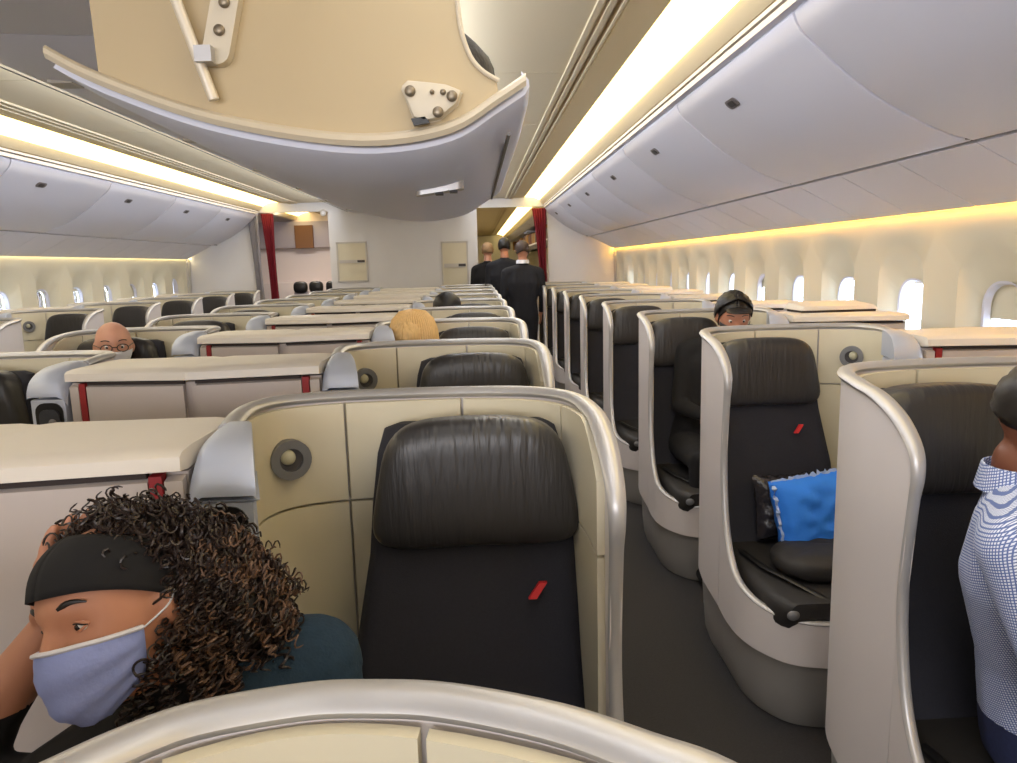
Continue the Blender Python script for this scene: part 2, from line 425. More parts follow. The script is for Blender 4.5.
MB().ell((0, 0, 0), (.05, .012, .05), nu=20).build('disc', bframe, t); MB().ell((0, -.012, 0), (.025, .006, .025), nu=16).build('disc_centre', bulk, t)

# centre bins: closed pairs either side of the centre line
def centre_bin(sgn, y0, y1, lab):
    lx, ly, lz = CX+sgn*.45, (y0+y1)/2, 2.28
    t = thing('centre_overhead_bin', lab, 'bin', (lx, ly, lz), 0, 'closed centre overhead bins')
    out = catmull([(.012, 2.262), (.25, 2.262), (.52, 2.275), (.74, 2.30), (.87, 2.36), (.90, 2.44), (.90, 2.462)], 3)
    b = MB(); b.loft([[(CX+sgn*u-lx, y-ly, z-lz) for u, z in out+[(.012, 2.462)]] for y in (y0+.005, y1-.005)])
    b.build('bucket', binw, t, bevel=.003)
    s = MB(); s.loft([[(CX+sgn*u-lx, y-ly, z-lz) for u, z in [(.795, 2.306), (.82, 2.318), (.822, 2.314), (.797, 2.302)]] for y in (y0+.006, y1-.006)]); s.build('edge_strip', seam, t)
    m_ = (y0+y1)/2
    MB().box(CX+sgn*.60-lx, CX+sgn*.70-lx, -.05, .05, 2.276-lz, 2.297-lz).build('latch', bframe, t)
seq = [(-1.7+1.45*k, -1.7+1.45*(k+1)) for k in range(9)]
for i, (a, b) in enumerate(seq):
    centre_bin(-1, a, min(b, YB), 'closed white centre overhead bin over the left half, %s one back' % ordn[i])
ru = [(-1.58, -.15), (-.15, 1.26)] + [(2.72+1.45*k, 2.72+1.45*(k+1)) for k in range(6)]
for i, (a, b) in enumerate(ru):
    centre_bin(1, a, min(b, YB), 'closed centre overhead bin on the right half, %s' % (('out of view up front', 'just before the open one')[i] if i < 2 else '%s behind the open one' % ordn[i-2]))

# the lowered (open) centre bin
YA, YZ = 1.27, 2.66
t = thing('open_overhead_bin', 'lowered open overhead bin with beige inner wall, hanging at the top of the picture', 'bin', (-.28, YA, 1.68))
ox, oy, oz = -.28, YA, 1.68
lip = catmull([(-.665, 1.825), (-.59, 1.785), (-.44, 1.728), (-.28, 1.693), (-.15, 1.682), (-.03, 1.700), (.05, 1.745), (.094, 1.772)], 5)
def off(c, z): return (c[0]-ox, c[1]-oy, c[2]-oz)
def lipat(y, s, dz=0): # outer body curve
    return [(u*1.0, z-s) for u, z in lip]
b = MB(); rows = []
ext = [(.101, 1.785), (.100, 1.795)]
def bodyring(y, sh, k):
    o_ = [(u+(.0 if u > -.3 else (-.3-u)*k), z+sh+(max(0, (-.3-u))*k*.25)) for u, z in lip] + [(u, z+sh) for u, z in ext]
    i_ = [(u-.012*(1 if u > -.3 else -1), z+.014) for u, z in reversed(o_)]
    return [(u-ox, y-oy, z-oz) for u, z in o_+i_]
b.loft([bodyring(YA+.01, -.015, 0), bodyring(YA+.05, -.035, .05), bodyring(YA+.3, -.05, .1), bodyring(YZ-.05, -.05, .1), bodyring(YZ, -.02, .1)])
b.build('bucket', mat('bin_lavender', (222, 225, 243), .42, noise_s=2, noise_amt=.03), t)
# rolled lip facing the camera
lp = MB(); rows = []
full = lip
prof = [(0, .0), (-.010, -.002), (-.015, .006), (-.013, .014), (-.006, .019), (.004, .018)]
for u, z in full:
    rows.append([(u-ox, (YA+a)-oy, z+bb-.004-oz) for a, bb in prof])
lp.loft(rows); lp.build('lip', mat('bin_lip', (206, 194, 172), .5), t)
# end wall of the bucket
ew = []
xs = [u for u, z in lip if -.60 <= u <= -.02]
bot = [(u, z+.01) for u, z in lip if -.60 <= u <= .06]
plate = bot + catmull([(.045, 1.782), (.02, 1.795), (-.0, 1.825), (-.012, 1.88), (-.016, 2.0), (-.016, 2.29)], 4) + [(-.60, 2.29)]
e_ = MB(); e_.loft([[(u-ox, YA+d-oy, z-oz) for u, z in plate] for d in (.0, .018)]); e_.build('end_wall', beige, t)
e_ = MB(); e_.loft([[(u-ox, YZ+d-oy, z-oz) for u, z in plate] for d in (-.03, -.012)]); e_.build('end_wall', beige, t)
# edge bead of the end wall
e_ = MB(); e_.tube([(u-ox, YA-.002-oy, z-oz) for u, z in catmull([(.05, 1.776), (.02, 1.795), (-.0, 1.825), (-.012, 1.88), (-.016, 2.0), (-.016, 2.29)], 4)], .004, 8); e_.build('edge_bead', mat('bin_lip', (0, 0, 0)), t)
def atY(X, Y, y, dz=0):
    rx = (X-508.5)/F_PX; ry = -(Y-381.5)/F_PX; d = fw+rt2*rx+up2*ry; return Vector((d.x*y/d.y, y, d.z*y/d.y+H))
q0 = atY(214, 100, YA-.02); q1 = atY(172, -10, YA-.03); q2 = q1+(q1-q0)*1.2
o3 = Vector((ox, oy, oz))
g = MB(); g.tube([q0-o3, q1-o3], .0085, 12); g.tube([q1-o3, q2-o3], .011, 12); g.build('gas_strut', mat('strut_cream', (224, 214, 196), .35, .2), t)
g = MB(); c = atY(205, 55, YA-.03)-o3; g.box(c.x-.013, c.x+.013, c.y-.012, c.y+.02, c.z-.012, c.z+.012); g.build('strut_clip', silver, t)
a0 = atY(218, 52, YA-.012)-o3; a1 = atY(232, -30, YA-.012)-o3
g = MB(); dirn = (a1-a0).normalized(); sd = Vector((dirn.z, 0, -dirn.x)); 
ringp = [a0+sd*(.021*cos(t_))+dirn*(-.021*sin(t_)) for t_ in [pi*i/8 for i in range(9)]]+[a1-sd*.021, a1+sd*.021]
g.loft([[p+Vector((0, d, 0)) for p in ringp] for d in (-.010, .012)]); br = g.build('strut_bracket', mat('bracket_cream', (214, 203, 182), .4), t)
for (X, Y) in ((219, 30), (224, 2)):
    c = atY(X, Y, YA-.024)-o3; g = MB(); g.ell(c, (.009, .005, .009)); g.build('bolt', bolt_m, br)
hp = [atY(X, Y, YA-.012)-o3 for X, Y in ((402, 88), (408, 82), (430, 84), (446, 86), (461, 92), (457, 104), (440, 118), (424, 122), (414, 118))]
g = MB(); g.loft([[p+Vector((0, d, 0)) for p in hp] for d in (-.012, .010)]); hb = g.build('hinge_bracket', mat('bracket_cream', (0, 0, 0)), t, bevel=.002)
for X, Y, r_ in ((410, 91, .009), (452, 96, .009), (438, 112, .009), (443, 92, .005), (432, 92, .004)):
    c = atY(X, Y, YA-.026)-o3; g = MB(); g.ell(c, (r_, .005, r_)); g.build('bolt', bolt_m, hb)
g = MB(); 
p = [atY(X, Y, YA-.02)-o3 for X, Y in ((411, 119), (425, 117), (430, 123), (414, 126))]; g.loft([[q+Vector((0, d, 0)) for q in p] for d in (-.004, .004)]); g.build('slot', blackp, hb)
# groove along the face and the latch beneath
yl = 1.60
g = MB(); g.tube([(.0675-ox, YA+.06-oy, 1.7025-oz), (.0675-ox, YZ-.06-oy, 1.7025-oz)], .0035, 6); g.build('face_groove', seam, t)
yl = next(y_/100 for y_ in range(127, 300) if atY(440, 187, y_/100).z >= 0 and atY(440, 187, y_/100).z > (next((z for u, z in lip if u >= atY(440, 187, y_/100).x), 1.7)-.052))
c = atY(440, 187, yl)+Vector((0, 0, -.002)); n_ = Vector((-.05, 0, -1)).normalized()
g = MB(); pr = rr(.10, .05, .012); g.loft([[(c.x+a-ox, c.y+b-oy, c.z-.004+d+a*.13-oz) for a, b in pr] for d in (-.006, .02)]); lt = g.build('latch', silver, t)
for dx in (.0, .03): 
    g = MB(); g.box(c.x+dx-.01-ox, c.x+dx+.006-ox, c.y-.018-oy, c.y+.018-oy, c.z-.014+dx*.13-oz, c.z-.004+dx*.13-oz); g.build('latch_slot', darkseam, lt)
# a black bag inside
g = MB(); g.ell((0, 0, 0), (.16, .20, .10), p=.75, nu=24, nv=14, fn=lambda q: q+Vector((0, 0, .012*noise.noise(q*14)))); 
bg = g.build('cabin_bag', bagm, loc=(-.105, 1.50, 1.805)); tag(bg, 'black fabric bag poking out of the open overhead bin', 'bag')

# ------------------------------------------------------------ beyond the bulkhead
mb = MB()
for sgn in (1, -1):
    pass
struct('wall_rear', MB().box(CX-3.4, CX+3.4, YE, YE+.05, 0, 2.6), bulk)
struct('wall_rear_right', MB().box(CX+2.95, CX+3.0, YB+.1, YE, 0, 2.4), bulk)
struct('wall_rear_left', MB().box(CX-3.3, CX-3.35, YB+.1, YE, 0, 2.4), bulk)
struct('wall_rear_centre', MB().box(CX-.9, CX+.9, YB+.1, YE, 0, 2.46), ceilm)
# rear bins, open with luggage, seen through the right doorway
for k in range(8):
    y0 = 11.9+1.6*k; y1 = y0+1.55
    t = thing('rear_open_bin', 'open overhead bin packed with brown luggage beyond the right doorway, %s one back' % ordn[k], 'bin', (1.4, y0, 1.86), 0, 'open overhead bins beyond the right doorway')
    g = MB(); g.box(-.15, .5, 0, y1-y0, 0, .03); g.box(.3, .5, 0, y1-y0, 0, .45); g.build('shelf', psum, t)
    g = MB(); g.loft([[(x, y, z) for x, z in ((-.36, .43), (-.30, .40), (-.18, .36), (-.17, .40), (-.3, .45))] for y in (0, y1-y0)]); g.build('door', binw, t)
    for j in range(3):
        h_ = random.uniform(.2, .3); tag(MB().box(1.27+random.uniform(0, .03), 1.65, y0+.08+j*.48, y0+.50+j*.48, 1.89, 1.89+h_).build('suitcase', lug[(k*3+j) % 4], bevel=.03), '%s suitcase in the %s open bin past the right doorway, %s along' % (('tan', 'maroon', 'umber', 'amber')[(k*3+j) % 4], ordn[k], ordn[j]), 'suitcase', 'suitcases in the rear open bins')
    # seat tops below
    rs = thing('passenger_seat', 'grey seat beyond the right doorway, %s one back' % ordn[k], 'seat', (1.55, y0+.35, 0)); MB().box(-.2, .2, -.15, .15, .0, 1.02).build('backrest', galp, rs, bevel=.05, seg=3); MB().box(-.14, .14, -.12, .10, 1.03, 1.25).build('headrest', galp, rs, bevel=.04, seg=3)
# galley through the left doorway
t = thing('galley_unit', 'white galley with counter and a small brown cupboard beyond the left doorway', 'galley', (-2.75, 13.2, 0))
MB().box(-1.2, .75, .3, .9, 0, 1.25).build('counter', gal, t, bevel=.01)
MB().box(-1.2, .75, .5, .9, 1.25, 2.5).build('back_panel', gal, t)
MB().box(-1.2, .75, .35, .9, 1.86, 2.32).build('cupboard', galp, t, bevel=.01)
MB().box(-.42, -.10, .30, .36, 1.85, 2.25).build('brown_door', brown, t)
MB().box(.15, .25, .46, .52, 1.35, 1.62).build('switch_plate', bulk, t)
for k, x in enumerate((-2.92, -2.66, -2.38)):
    rs = thing('passenger_seat', '%s of the three dark-topped seats in the left doorway below the galley' % ('leftmost', 'middle', 'rightmost')[k], 'seat', (x, 12.6, 0))
    MB().ell((0, 0, 1.18), (.12, .06, .10), p=.7).build('headrest', blackp, rs)
    MB().box(-.12, .12, 0, .1, 0, 1.12).build('backrest', galp, rs, bevel=.03)
# curtains
def curtain(pts_top, pts_bot, z1, z0, m_, lab, name='curtain'):
    g = MB(); rows = []
    n = 26
    for i in range(9):
        t_ = i/8; row = []
        pinch = 1-.45*sin(pi*min(1, t_*1.15))*.8
        for j in range(n+1):
            s = j/n; x = (pts_top[0]*(1-t_)+pts_bot[0]*t_); x2 = (pts_top[1]*(1-t_)+pts_bot[1]*t_); mid = (x+x2)/2
            xx = mid+(x+(x2-x)*s-mid)*pinch
            row.append((xx, YB-.05+.022*sin(s*5.5*2*pi), z1+(z0-z1)*t_))
        rows.append(row)
    g.grid(rows); o = g.build(name, m_); so = o.modifiers.new('t', 'SOLIDIFY'); so.thickness = .004
    tag(o, lab, 'curtain'); return o
curtain((.90, 1.12), (1.06, 1.16), 2.30, .1, curtm, 'red curtain tied back at the right-hand doorway')
curtain((-3.16, -2.97), (-3.09, -2.93), 2.31, .1, curtm, 'red curtain hanging in the left-hand doorway')
curtain((-3.36, -3.20), (-3.30, -3.14), 2.29, .1, greycurt, 'grey curtain bunched left of the red one in the left doorway')

# ------------------------------------------------------------ the seats
SHELL = [(.60, .895, .37), (.40, .897, .37), (.22, .888, .37), (.10, .85, .374), (.03, .76, .385), (.0, .66, .41), (-.004, .575, .46),
         (-.002, .50, .58), (0, .463, .78), (0, .478, .98), (0, .488, 1.05), (0, .475, 1.10), (0, .42, 1.148), (0, .34, 1.18), (.002, .26, 1.192),
         (.022, .15, 1.2), (.075, .065, 1.2), (.16, .022, 1.2), (.30, .004, 1.2), (.45, .002, 1.2), (.58, .018, 1.2), (.67, .055, 1.2), (.708, .12, 1.2), (.712, .20, 1.2), (.706, .29, 1.192)]
INNER = [(.034, .43), (.036, .30), (.055, .18), (.10, .105), (.19, .058), (.30, .042), (.44, .045), (.55, .056), (.640, .092), (.680, .155), (.683, .23), (.675, .29)]
def seat(sg, loc, label, group, SHELL=SHELL, INNER=INNER):
    with_seat = True
    t = thing('airline_seat', label, 'seat', loc, 0, group)
    X = lambda u, v, z: (sg*u, -v, z)
    C = catmull(SHELL, 5)
    def normal(i):
        a = C[max(i-1, 0)]; b_ = C[min(i+1, len(C)-1)]; d = Vector((b_[0]-a[0], b_[1]-a[1])); d = d.normalized() if d.length > 1e-6 else Vector((1, 0))
        return Vector((d.y, -d.x))     # points outward or inward; checked against the seat centre
    nrm = []
    for i, c in enumerate(C):
        n_ = normal(i)
        if n_.dot(Vector((.33-c[0], .45-c[1]))) < 0: n_ = -n_
        nrm.append(n_)
    def wall(z0f, z1f, d0, d1):
        rings = []
        for c, n_ in zip(C, nrm):
            a = (c[0]+n_.x*d0, c[1]+n_.y*d0); b_ = (c[0]+n_.x*d1, c[1]+n_.y*d1); z0 = z0f(c); z1 = z1f(c); zm = (z0+z1)/2
            rings.append([X(a[0], a[1], z0), X(a[0], a[1], zm), X(a[0], a[1], z1), X(b_[0], b_[1], z1), X(b_[0], b_[1], zm), X(b_[0], b_[1], z0)])
        g = MB(); g.loft(rings); return g
    wall(lambda c: (.78+(c[1]-.463)/.025*.27 if (.77 < c[2] < 1.11 and c[1] > .4631 and c[0] < .1) else (.23+max(0, (.55-c[1]))*.10 if c[0] < .1 else .23)), lambda c: c[2], 0, .020).build('shell', shellw, t, ang=50)
    # grey lower base
    base = [(u+nx*.012, v+ny*.012) for (u, v, z), (nx, ny) in zip(C, nrm)]
    g = MB(); ins = lambda k: [(.36+(u-.36)*k, .45+(v-.45)*k) for u, v in base]
    rings = [[X(u, v, z) for u, v in ins(k)] for z, k in ((0.004, .93), (.03, .955), (.12, .975), (.29, 1.0))]
    g.loft(rings); g.build('base', greyb, t)
    # rim bead following the top edge
    pts = [X(c[0]+n_.x*.010, c[1]+n_.y*.010, c[2]) for c, n_ in zip(C, nrm)]
    rad = []
    for c in C:
        rad.append(.0125 if c[2] < 1.0 else .0125+.0075*min(1, (c[2]-1.0)/.17))
    def beadring(i):
        p = Vector(pts[i]); a = Vector(pts[max(i-1, 0)]); b_ = Vector(pts[min(i+1, len(pts)-1)]); tt = (b_-a).normalized()
        nn = Vector((sg*nrm[i].x, -nrm[i].y, 0)); nn = (nn-tt*nn.dot(tt)).normalized(); uu = tt.cross(nn)
        k_ = rad[i]; out = []
        for j in range(10):
            t_ = 2*pi*j/10; out.append(p+nn*cos(t_)*k_*(1.0)+uu*sin(t_)*k_*.62)
        return out
    i0 = 0
    g = MB(); g.loft([beadring(i) for i in range(i0, len(pts))]); g.build('rim', silver, t)
    # cream lining panels, seams left between them
    I = catmull(INNER, 4)
    cuts = [(0, 9), (9, 19), (19, 27), (27, 44)]
    for a, b_ in cuts:
        for z0, z1 in ((.972, 1.188), (.40, .966)):
            seg = I[a:b_+1]; L_ = []
            for i, (u, v) in enumerate(seg):
                k = Vector((.33-u, .45-v)).normalized()
                uu, vv = u, v
                if i == 0: uu += (seg[1][0]-u)*.12; vv += (seg[1][1]-v)*.12
                if i == len(seg)-1: uu += (seg[-2][0]-u)*.12; vv += (seg[-2][1]-v)*.12
                zt = z1
                if z1 > 1.1 and u < .05: zt = min(z1, 1.19-max(0, v-.28)*.55)
                L_.append([X(uu, vv, z0), X(uu, vv, zt), X(uu-k.x*.014, vv-k.y*.014, zt), X(uu-k.x*.014, vv-k.y*.014, z0)])
            g = MB(); g.loft(L_); g.build('lining_panel', cream, t, ang=30)
    # end block beside the console
    prof = catmull([(.28, 1.202), (.30, 1.204), (.33, 1.203), (.40, 1.192), (.440, 1.165), (.455, 1.135), (.458, 1.112)], 4)
    us = [(.603, -.002, .0), (.609, .002, .0), (.692, .002, -.0), (.708, -.008, -.004), (.718, -.03, -.012)]
    g = MB(); rows = []
    for u, dz, dv in us:
        tp = lambda v: u+((.458-v)/.175*.052 if u < .65 else 0)
        rows.append([X(tp(v), v+dv*(1 if v > .3 else 0), z+dz) for v, z in prof]+[X(tp(.44), .44+dv, 1.112), X(tp(.28), .28, 1.112)])
    g.loft(rows); g.build('end_block', silverb, t)
    g = MB(); g.loft([[X(u, v, z) for u, v in ((.606, .450), (.712, .450), (.712, .28), (.660, .28))] for z in (.20, 1.106)]); pb = g.build('end_panel', silverb, t, bevel=.006)
    g = MB(); pr = rr(.082, .19, .028)
    g.loft([[X(.662+a, .4505+d, 1.000+b_) for a, b_ in pr] for d in (0, .004)]); hd = g.build('remote_holder', blackp, t)
    g = MB(); pr2 = rr(.060, .16, .02); g.loft([[X(.664+a, .454+d, .995+b_) for a, b_ in pr2] for d in (0, .007)]); g.build('handset', mat('handset_grey', (62, 64, 72), .35), hd)
    g = MB(); g.ell(X(.674, .463, 1.035), (.012, .004, .012)); g.build('dial', ringm, hd)
    # reading lamp
    cu, cv, cz = .640, .098, 1.082
    n_ = Vector((-.50, .866, 0)).normalized(); tn = Vector((.866, .50, 0)).normalized()
    cc = Vector((cu, cv, cz))+n_*.012
    cc = cc
    def disc(r0, r1, d0, d1, nm, m_, par, k=24, cof=Vector((0, 0, 0))):
        g = MB(); P = []
        for rad_, dd in ((r0, d0), (r0, d1), (r1, d1), (r1, d0)):
            P.append([X(*(cc+cof+tn*cos(2*pi*j/k)*rad_+Vector((0, 0, 1))*sin(2*pi*j/k)*rad_+n_*dd)) for j in range(k)])
        P.append(P[0]); g.grid(P, True); return g.build(nm, m_, par)
    lr = disc(.043, .025, -.014, .008, 'reading_lamp', ringm, t)
    disc(.027, .001, -.010, -.001, 'lamp_bowl', darkseam, lr)
    g = MB(); g.ell(X(*(cc+tn*.006+Vector((0, 0, .006))+n_*.0)), (.017, .012, .017)); g.build('lamp_head', lensm, lr)
    if not with_seat: return t
    # backrest, headrest, cushions
    uc = .232
    g = MB(); rings = []
    for z, v, wd, th in ((.42, .33, .47, .10), (.50, .29, .48, .11), (.70, .235, .465, .12), (.90, .195, .425, .12), (1.0, .180, .41, .10), (1.10, .165, .385, .085), (1.145, .14, .36, .06), (1.155, .135, .30, .03)):
        rings.append([X(uc+a+.008+(.028 if z < .8 else .012), v-.02+b_, z) for a, b_ in rr(wd, th, min(.04, th*.45), 4)])
    g.loft(rings); g.build('backrest', fabric, t)
    # quilted side bolster of the backrest
    def hr(q):
        z_ = q.z/.128; k = 1-.13*z_; q.x *= k
        q.z += .008*cos(q.x*9); q.y *= (1.0+.15*z_)
        return q
    R = Matrix.Rotation(radians(-6), 3, 'X') 
    g = MB(); g.ell(X(uc+.012, .208, 1.045), (.195, .062, .128), R=R, nu=44, nv=24, p=.42, fn=hr); g.build('headrest', leather, t)
    # red slanted emblem
    def em(du, w0, w1, z0, z1, vf):
        cen = uc-.10 if sg < 0 else uc+.125
        P = []
        for (a, z_) in ((w0, z0), (w0+.016, z0), (w1+.016, z1), (w1, z1)):
            vv = .245+(.95-z_)*.23-.012
            P.append((sg*cen+a+du, z_, vv))
        g = MB(); g.loft([[(x, -(vv+dd), z_) for x, z_, vv in P] for dd in (.0, .010)]); return g
    g = em(0, -.014, .008, .822, .852, 0); g.build('emblem', red, t)
    g = MB(); rings = []
    for v, th, wd in ((.22, .10, .45), (.30, .13, .50), (.60, .13, .52), (.78, .12, .50), (.845, .09, .46), (.868, .05, .42)):
        rings.append([X(.30+a, v, .435-th/2+b_) for a, b_ in rr(wd, th, .035, 4)])
    g.loft(rings); g.build('seat_cushion', fabdk, t)
    g = MB(); g.box(sg*.44, sg*.615, -.15, -.80, .30, .60); g.build('armrest', fabdk, t, bevel=.02)
    g = MB(); g.tube([X(.08, .45, .445), X(.10, .62, .452), X(.16, .76, .448), X(.22, .845, .43)], .012, 8, flat=.3); bl = g.build('seat_belt', blackp, t)
    g = MB(); g.ell(X(.095, .868, .40), (.020, .008, .016)); g.build('belt_buckle', ringm, bl)
    return t

def console(sg, loc, width, label, group, lid=False):
    t = thing('side_console', label, 'console', loc, 0, group)
    u0, u1 = .722, .722+width
    X = lambda u, v, z: (sg*u, -v, z)
    fv = lambda u: .455+(u-u0)*.13
    g = MB()
    rings = []
    n = 10
    for i in range(n+1):
        u = u0+(u1-u0)*i/n; f = fv(u); e = .004 if i in (0, n) else 0
        rings.append([X(u, .17, 1.192-e), X(u, f-.05, 1.196-e), X(u, f-.012, 1.193-e), X(u, f, 1.183), X(u, f+.002, 1.160), X(u, f-.03, 1.156), X(u, .17, 1.15)])
    g.loft(rings); g.build('top', ctop, t)
    g = MB(); g.loft([[X(u, .17, z) for z in (0, 1.15)]+[X(u, fv(u)-.035, z) for z in (1.15, 0)] for u in (u0+.002, u1-.002)]); g.build('cabinet', cdoor, t)
    ds = [(u0+.012, u0+.062), (u0+.088, u0+width*.62), (u0+width*.62+.008, u1-.02)] if width < .54 else [(u0+.012, u0+.062), (u0+.088, u1-.02)]
    ds = [(u0+.004, u0+.032), (u0+.058, u1-.022)]
    for k, (a, b_) in enumerate(ds):
        g = MB(); g.loft([[X(u, fv(u)-.03+d, z) for d, z in ((0, .16), (.016, .165), (.018, 1.140), (0, 1.146))] for u in (a, b_)]); g.build('door_panel', cdoor, t)
    a, b_ = u0+.035, u0+.055
    g = MB(); g.loft([[X(u, fv(u)-.03+d, z) for d, z in ((0, .5), (.02, .5), (.02, 1.150), (0, 1.152))] for u in (a, b_)]); g.build('red_stripe', redst, t)
    g = MB(); g.loft([[X(u, fv(u)-.028+d, z) for d, z in ((0, 1.146), (.012, 1.146), (.012, 1.155), (0, 1.155))] for u in (u0+.06, u1-.02)]); g.build('shadow_gap', darkgap, t)
    if lid:
        g = MB(); g.loft([[X(.80+a*1, .16+.0, z) for a, z in ((0, 1.206), (.40, 1.206), (.38, 1.24), (.02, 1.24))], [X(.80+a, .36, z) for a, z in ((0, 1.206), (.40, 1.206), (.38, 1.228), (.02, 1.228))]]); g.build('raised_lid', ctop, t, bevel=.004)
        MB().box(sg*.81, sg*1.19, -.17, -.355, 1.193, 1.206).build('lid_gap', darkgap, t)
    return t

PT = 1.09
PC = .555          # peak of the nearest centre shell
PW = 1.84          # peak of the nearest window-side shell
xcr, xcl, xwr, xwl = .232, -1.98, .84, 2*CX-.84
def rowname(i): return ordn[i]
prot = seat(-1, (xcr, PC+PT, 0), 'x', 'g'); prot2 = seat(1, (xwr, PW, 0), 'x', 'g')
cw = .3875
ccon = console(-1, (xcr, PC+PT, 0), cw, 'x', 'g'); ccon2 = console(1, (xcl, PC+PT, 0), cw, 'x', 'g')
wcon = console(1, (xwr, PW, 0), .545, 'x', 'g'); wcon2 = console(-1, (xwl, PW, 0), .545, 'x', 'g'); lcon = console(1, (xwr, PW+2*PT, 0), .545, 'cream console with a raised lid over a dark slot, under the right windows', 'right window consoles', True)
index_kids()
used = set()
def put(p, loc, label, group):
    if p.name in used: o = copy_tree(p)
    else: used.add(p.name); o = p
    o.location = loc; o['label'] = label; o['group'] = group
    return o
extra = {('cr', 1): 'large and empty in mid picture',
         ('cr', 0): 'only its curved silver rim showing',
         ('wr', 0): 'the checked-shirt man in it', ('wr', 1): 'holding a blue pillow', ('wr', 2): 'holding the man in a black cap',
         ('cl', 3-1): 'holding the bald man with glasses'}
extra[('cr', 2)] = 'black headrest top showing'
extra[('cr', 3)] = 'with a blond head leaning in front of it'
extra[('cr', 5)] = 'with a dark-haired head in front of it'
def lab(col, i):
    nm = {'cr': 'centre-right column', 'wr': 'right window column', 'cl': 'centre-left column', 'wl': 'left window column'}[col]
    e = extra.get((col, i), '')
    return ('%s seat of the %s, %s' % (ordn[i], nm, e)) if e else 'white shell airline seat with black cushions, %s row of the %s' % (ordn[i], nm)
for i in range(0, 10):
    y = PC+PT*i
    if i: o_ = put(prot, (xcr, y, 0), lab('cr', i), 'centre-right airline seats')

    put(ccon, (xcr, y, 0), 'cream console top and red-striped cabinet beside the %s centre-right seat' % ordn[i], 'centre-right consoles')
for i in range(1, 10):
    y = PC+PT*i
    put(prot2, (xcl, y, 0), lab('cl', i-0), 'centre-left airline seats')
    put(ccon2, (xcl, y, 0), 'cream console cabinet beside the %s centre-left seat' % ordn[i-0], 'centre-left consoles')
for i in range(9):
    y = PW+PT*i
    if y > YB: break
    put(prot2, (xwr, y, 0), lab('wr', i), 'right window airline seats')
    if i != 2: put(wcon, (xwr, y, 0), 'cream console under the right windows beside the %s window seat' % ordn[i], 'right window consoles')
for i in range(2, 9):
    y = PW+PT*i
    put(prot, (xwl, y, 0), lab('wl', i), 'left window airline seats')
    put(wcon2, (xwl, y, 0), 'cream console under the left windows beside the %s window seat' % ordn[i], 'left window consoles')

SHELL0 = SHELL[:13]+[(.002, .29, 1.188), (.028, .19, 1.2), (.074, .12, 1.2), (.119, .086, 1.2), (.178, .046, 1.2), (.262, .011, 1.2), (.327, 0, 1.2), (.382, 0, 1.2), (.458, .018, 1.2), (.502, .046, 1.2), (.542, .086, 1.2), (.60, .15, 1.2), (.655, .24, 1.2), (.69, .33, 1.19)]
INNER0 = [(.034, .43), (.036, .31), (.058, .22), (.12, .135), (.20, .082), (.31, .042), (.40, .042), (.49, .085), (.56, .16), (.61, .25), (.635, .33)]
fs = seat(-1, (xcr, PC, 0), 'nearest seat of the centre-right column, only its curved silver rim showing', 'centre-right airline seats', SHELL0, INNER0)
fs.scale = (1, 1, .951)

# ------------------------------------------------------------ pillow and blanket on the second window seat
def cushion(w_, h_, d_, c, R, name, m_, seedv=0, crim=.006):
    g = MB(); rows = []; n = 28
    for side in (1, -1):
        rows = []
        for i in range(n+1):
            row = []
            for j in range(n+1):
                a = -1+2*i/n; b_ = -1+2*j/n
                th = ((1-a**4)*(1-b_**4))
                th = max(0, th)**.45
                p = Vector((a*w_/2*(1-.06*(1-b_*b_)), side*(d_/2*th+ .004*th*noise.noise(Vector((a*4+seedv, b_*4, side)))*4), b_*h_/2*(1-.06*(1-a*a))))
                if max(abs(a), abs(b_)) > .99: p += Vector((0, crim*noise.noise(Vector((a*9, b_*9, seedv))), crim*noise.noise(Vector((a*8+5, b_*8, seedv)))))
                row.append(c+R@p)
            rows.append(row)
        g.grid(rows)
    return g
R = Matrix.Rotation(radians(8), 3, 'Z') @ Matrix.Rotation(radians(-12), 3, 'X') @ Matrix.Rotation(radians(-6), 3, 'Y')
pc = Vector((1.19, 2.50, .60))
t = thing('pillow', 'bright blue pillow in a torn clear wrapper on the second right window seat', 'pillow', (1.205, 2.44, .41))
cushion(.38, .33, .14, Vector((0, 0, .155)), R, 'p', None, 1).build('pillow_body', pillowm, t)
g = MB(); 
rows = []
for k in range(2):
    row = []
    for j in range(40):
        s = j/39; row.append(Vector((0, 0, .155)) + R @ Vector((-.18+.36*s, -.005+.012*noise.noise(Vector((s*22, k, 3))), .148+k*(.018+.014*noise.noise(Vector((s*30, 2, 1)))))))
    rows.append(row)
g.grid(rows)
rows = []
for k in range(3):
    row = []
    for j in range(30):
        s = j/29; row.append(Vector((0, 0, .155)) + R @ Vector((-.176-k*(.006+.006*noise.noise(Vector((s*20, 7, k)))), -.02+.02*noise.noise(Vector((s*15, k, 9))), .15-.30*s)))
    rows.append(row)
g.grid(rows); g.build('torn_wrapper', mat('wrap_film', (170, 190, 225), .15), t)
R2 = Matrix.Rotation(radians(10), 3, 'Z') @ Matrix.Rotation(radians(-10), 3, 'X')
g = cushion(.34, .24, .10, Vector((0, 0, 0)), R2, 'b', None, 5, .012)
tag(g.build('blanket', mat('blanket_dark', (52, 50, 56), .25, bump=.8, bump_s=25), loc=(1.17, 2.60, .565)), 'dark wrapped blanket tucked behind the blue pillow', 'blanket')
g = MB(); g.ell((0, 0, 0), (.20, .13, .05), p=.7, nu=28, nv=14, fn=lambda q: q+Vector((0, 0, .01*noise.noise(q*20))))
tag(g.build('folded_blanket', fabdk, loc=(1.17, 2.30, .475)), 'black folded blanket lying on the seat in front of the blue pillow', 'blanket')

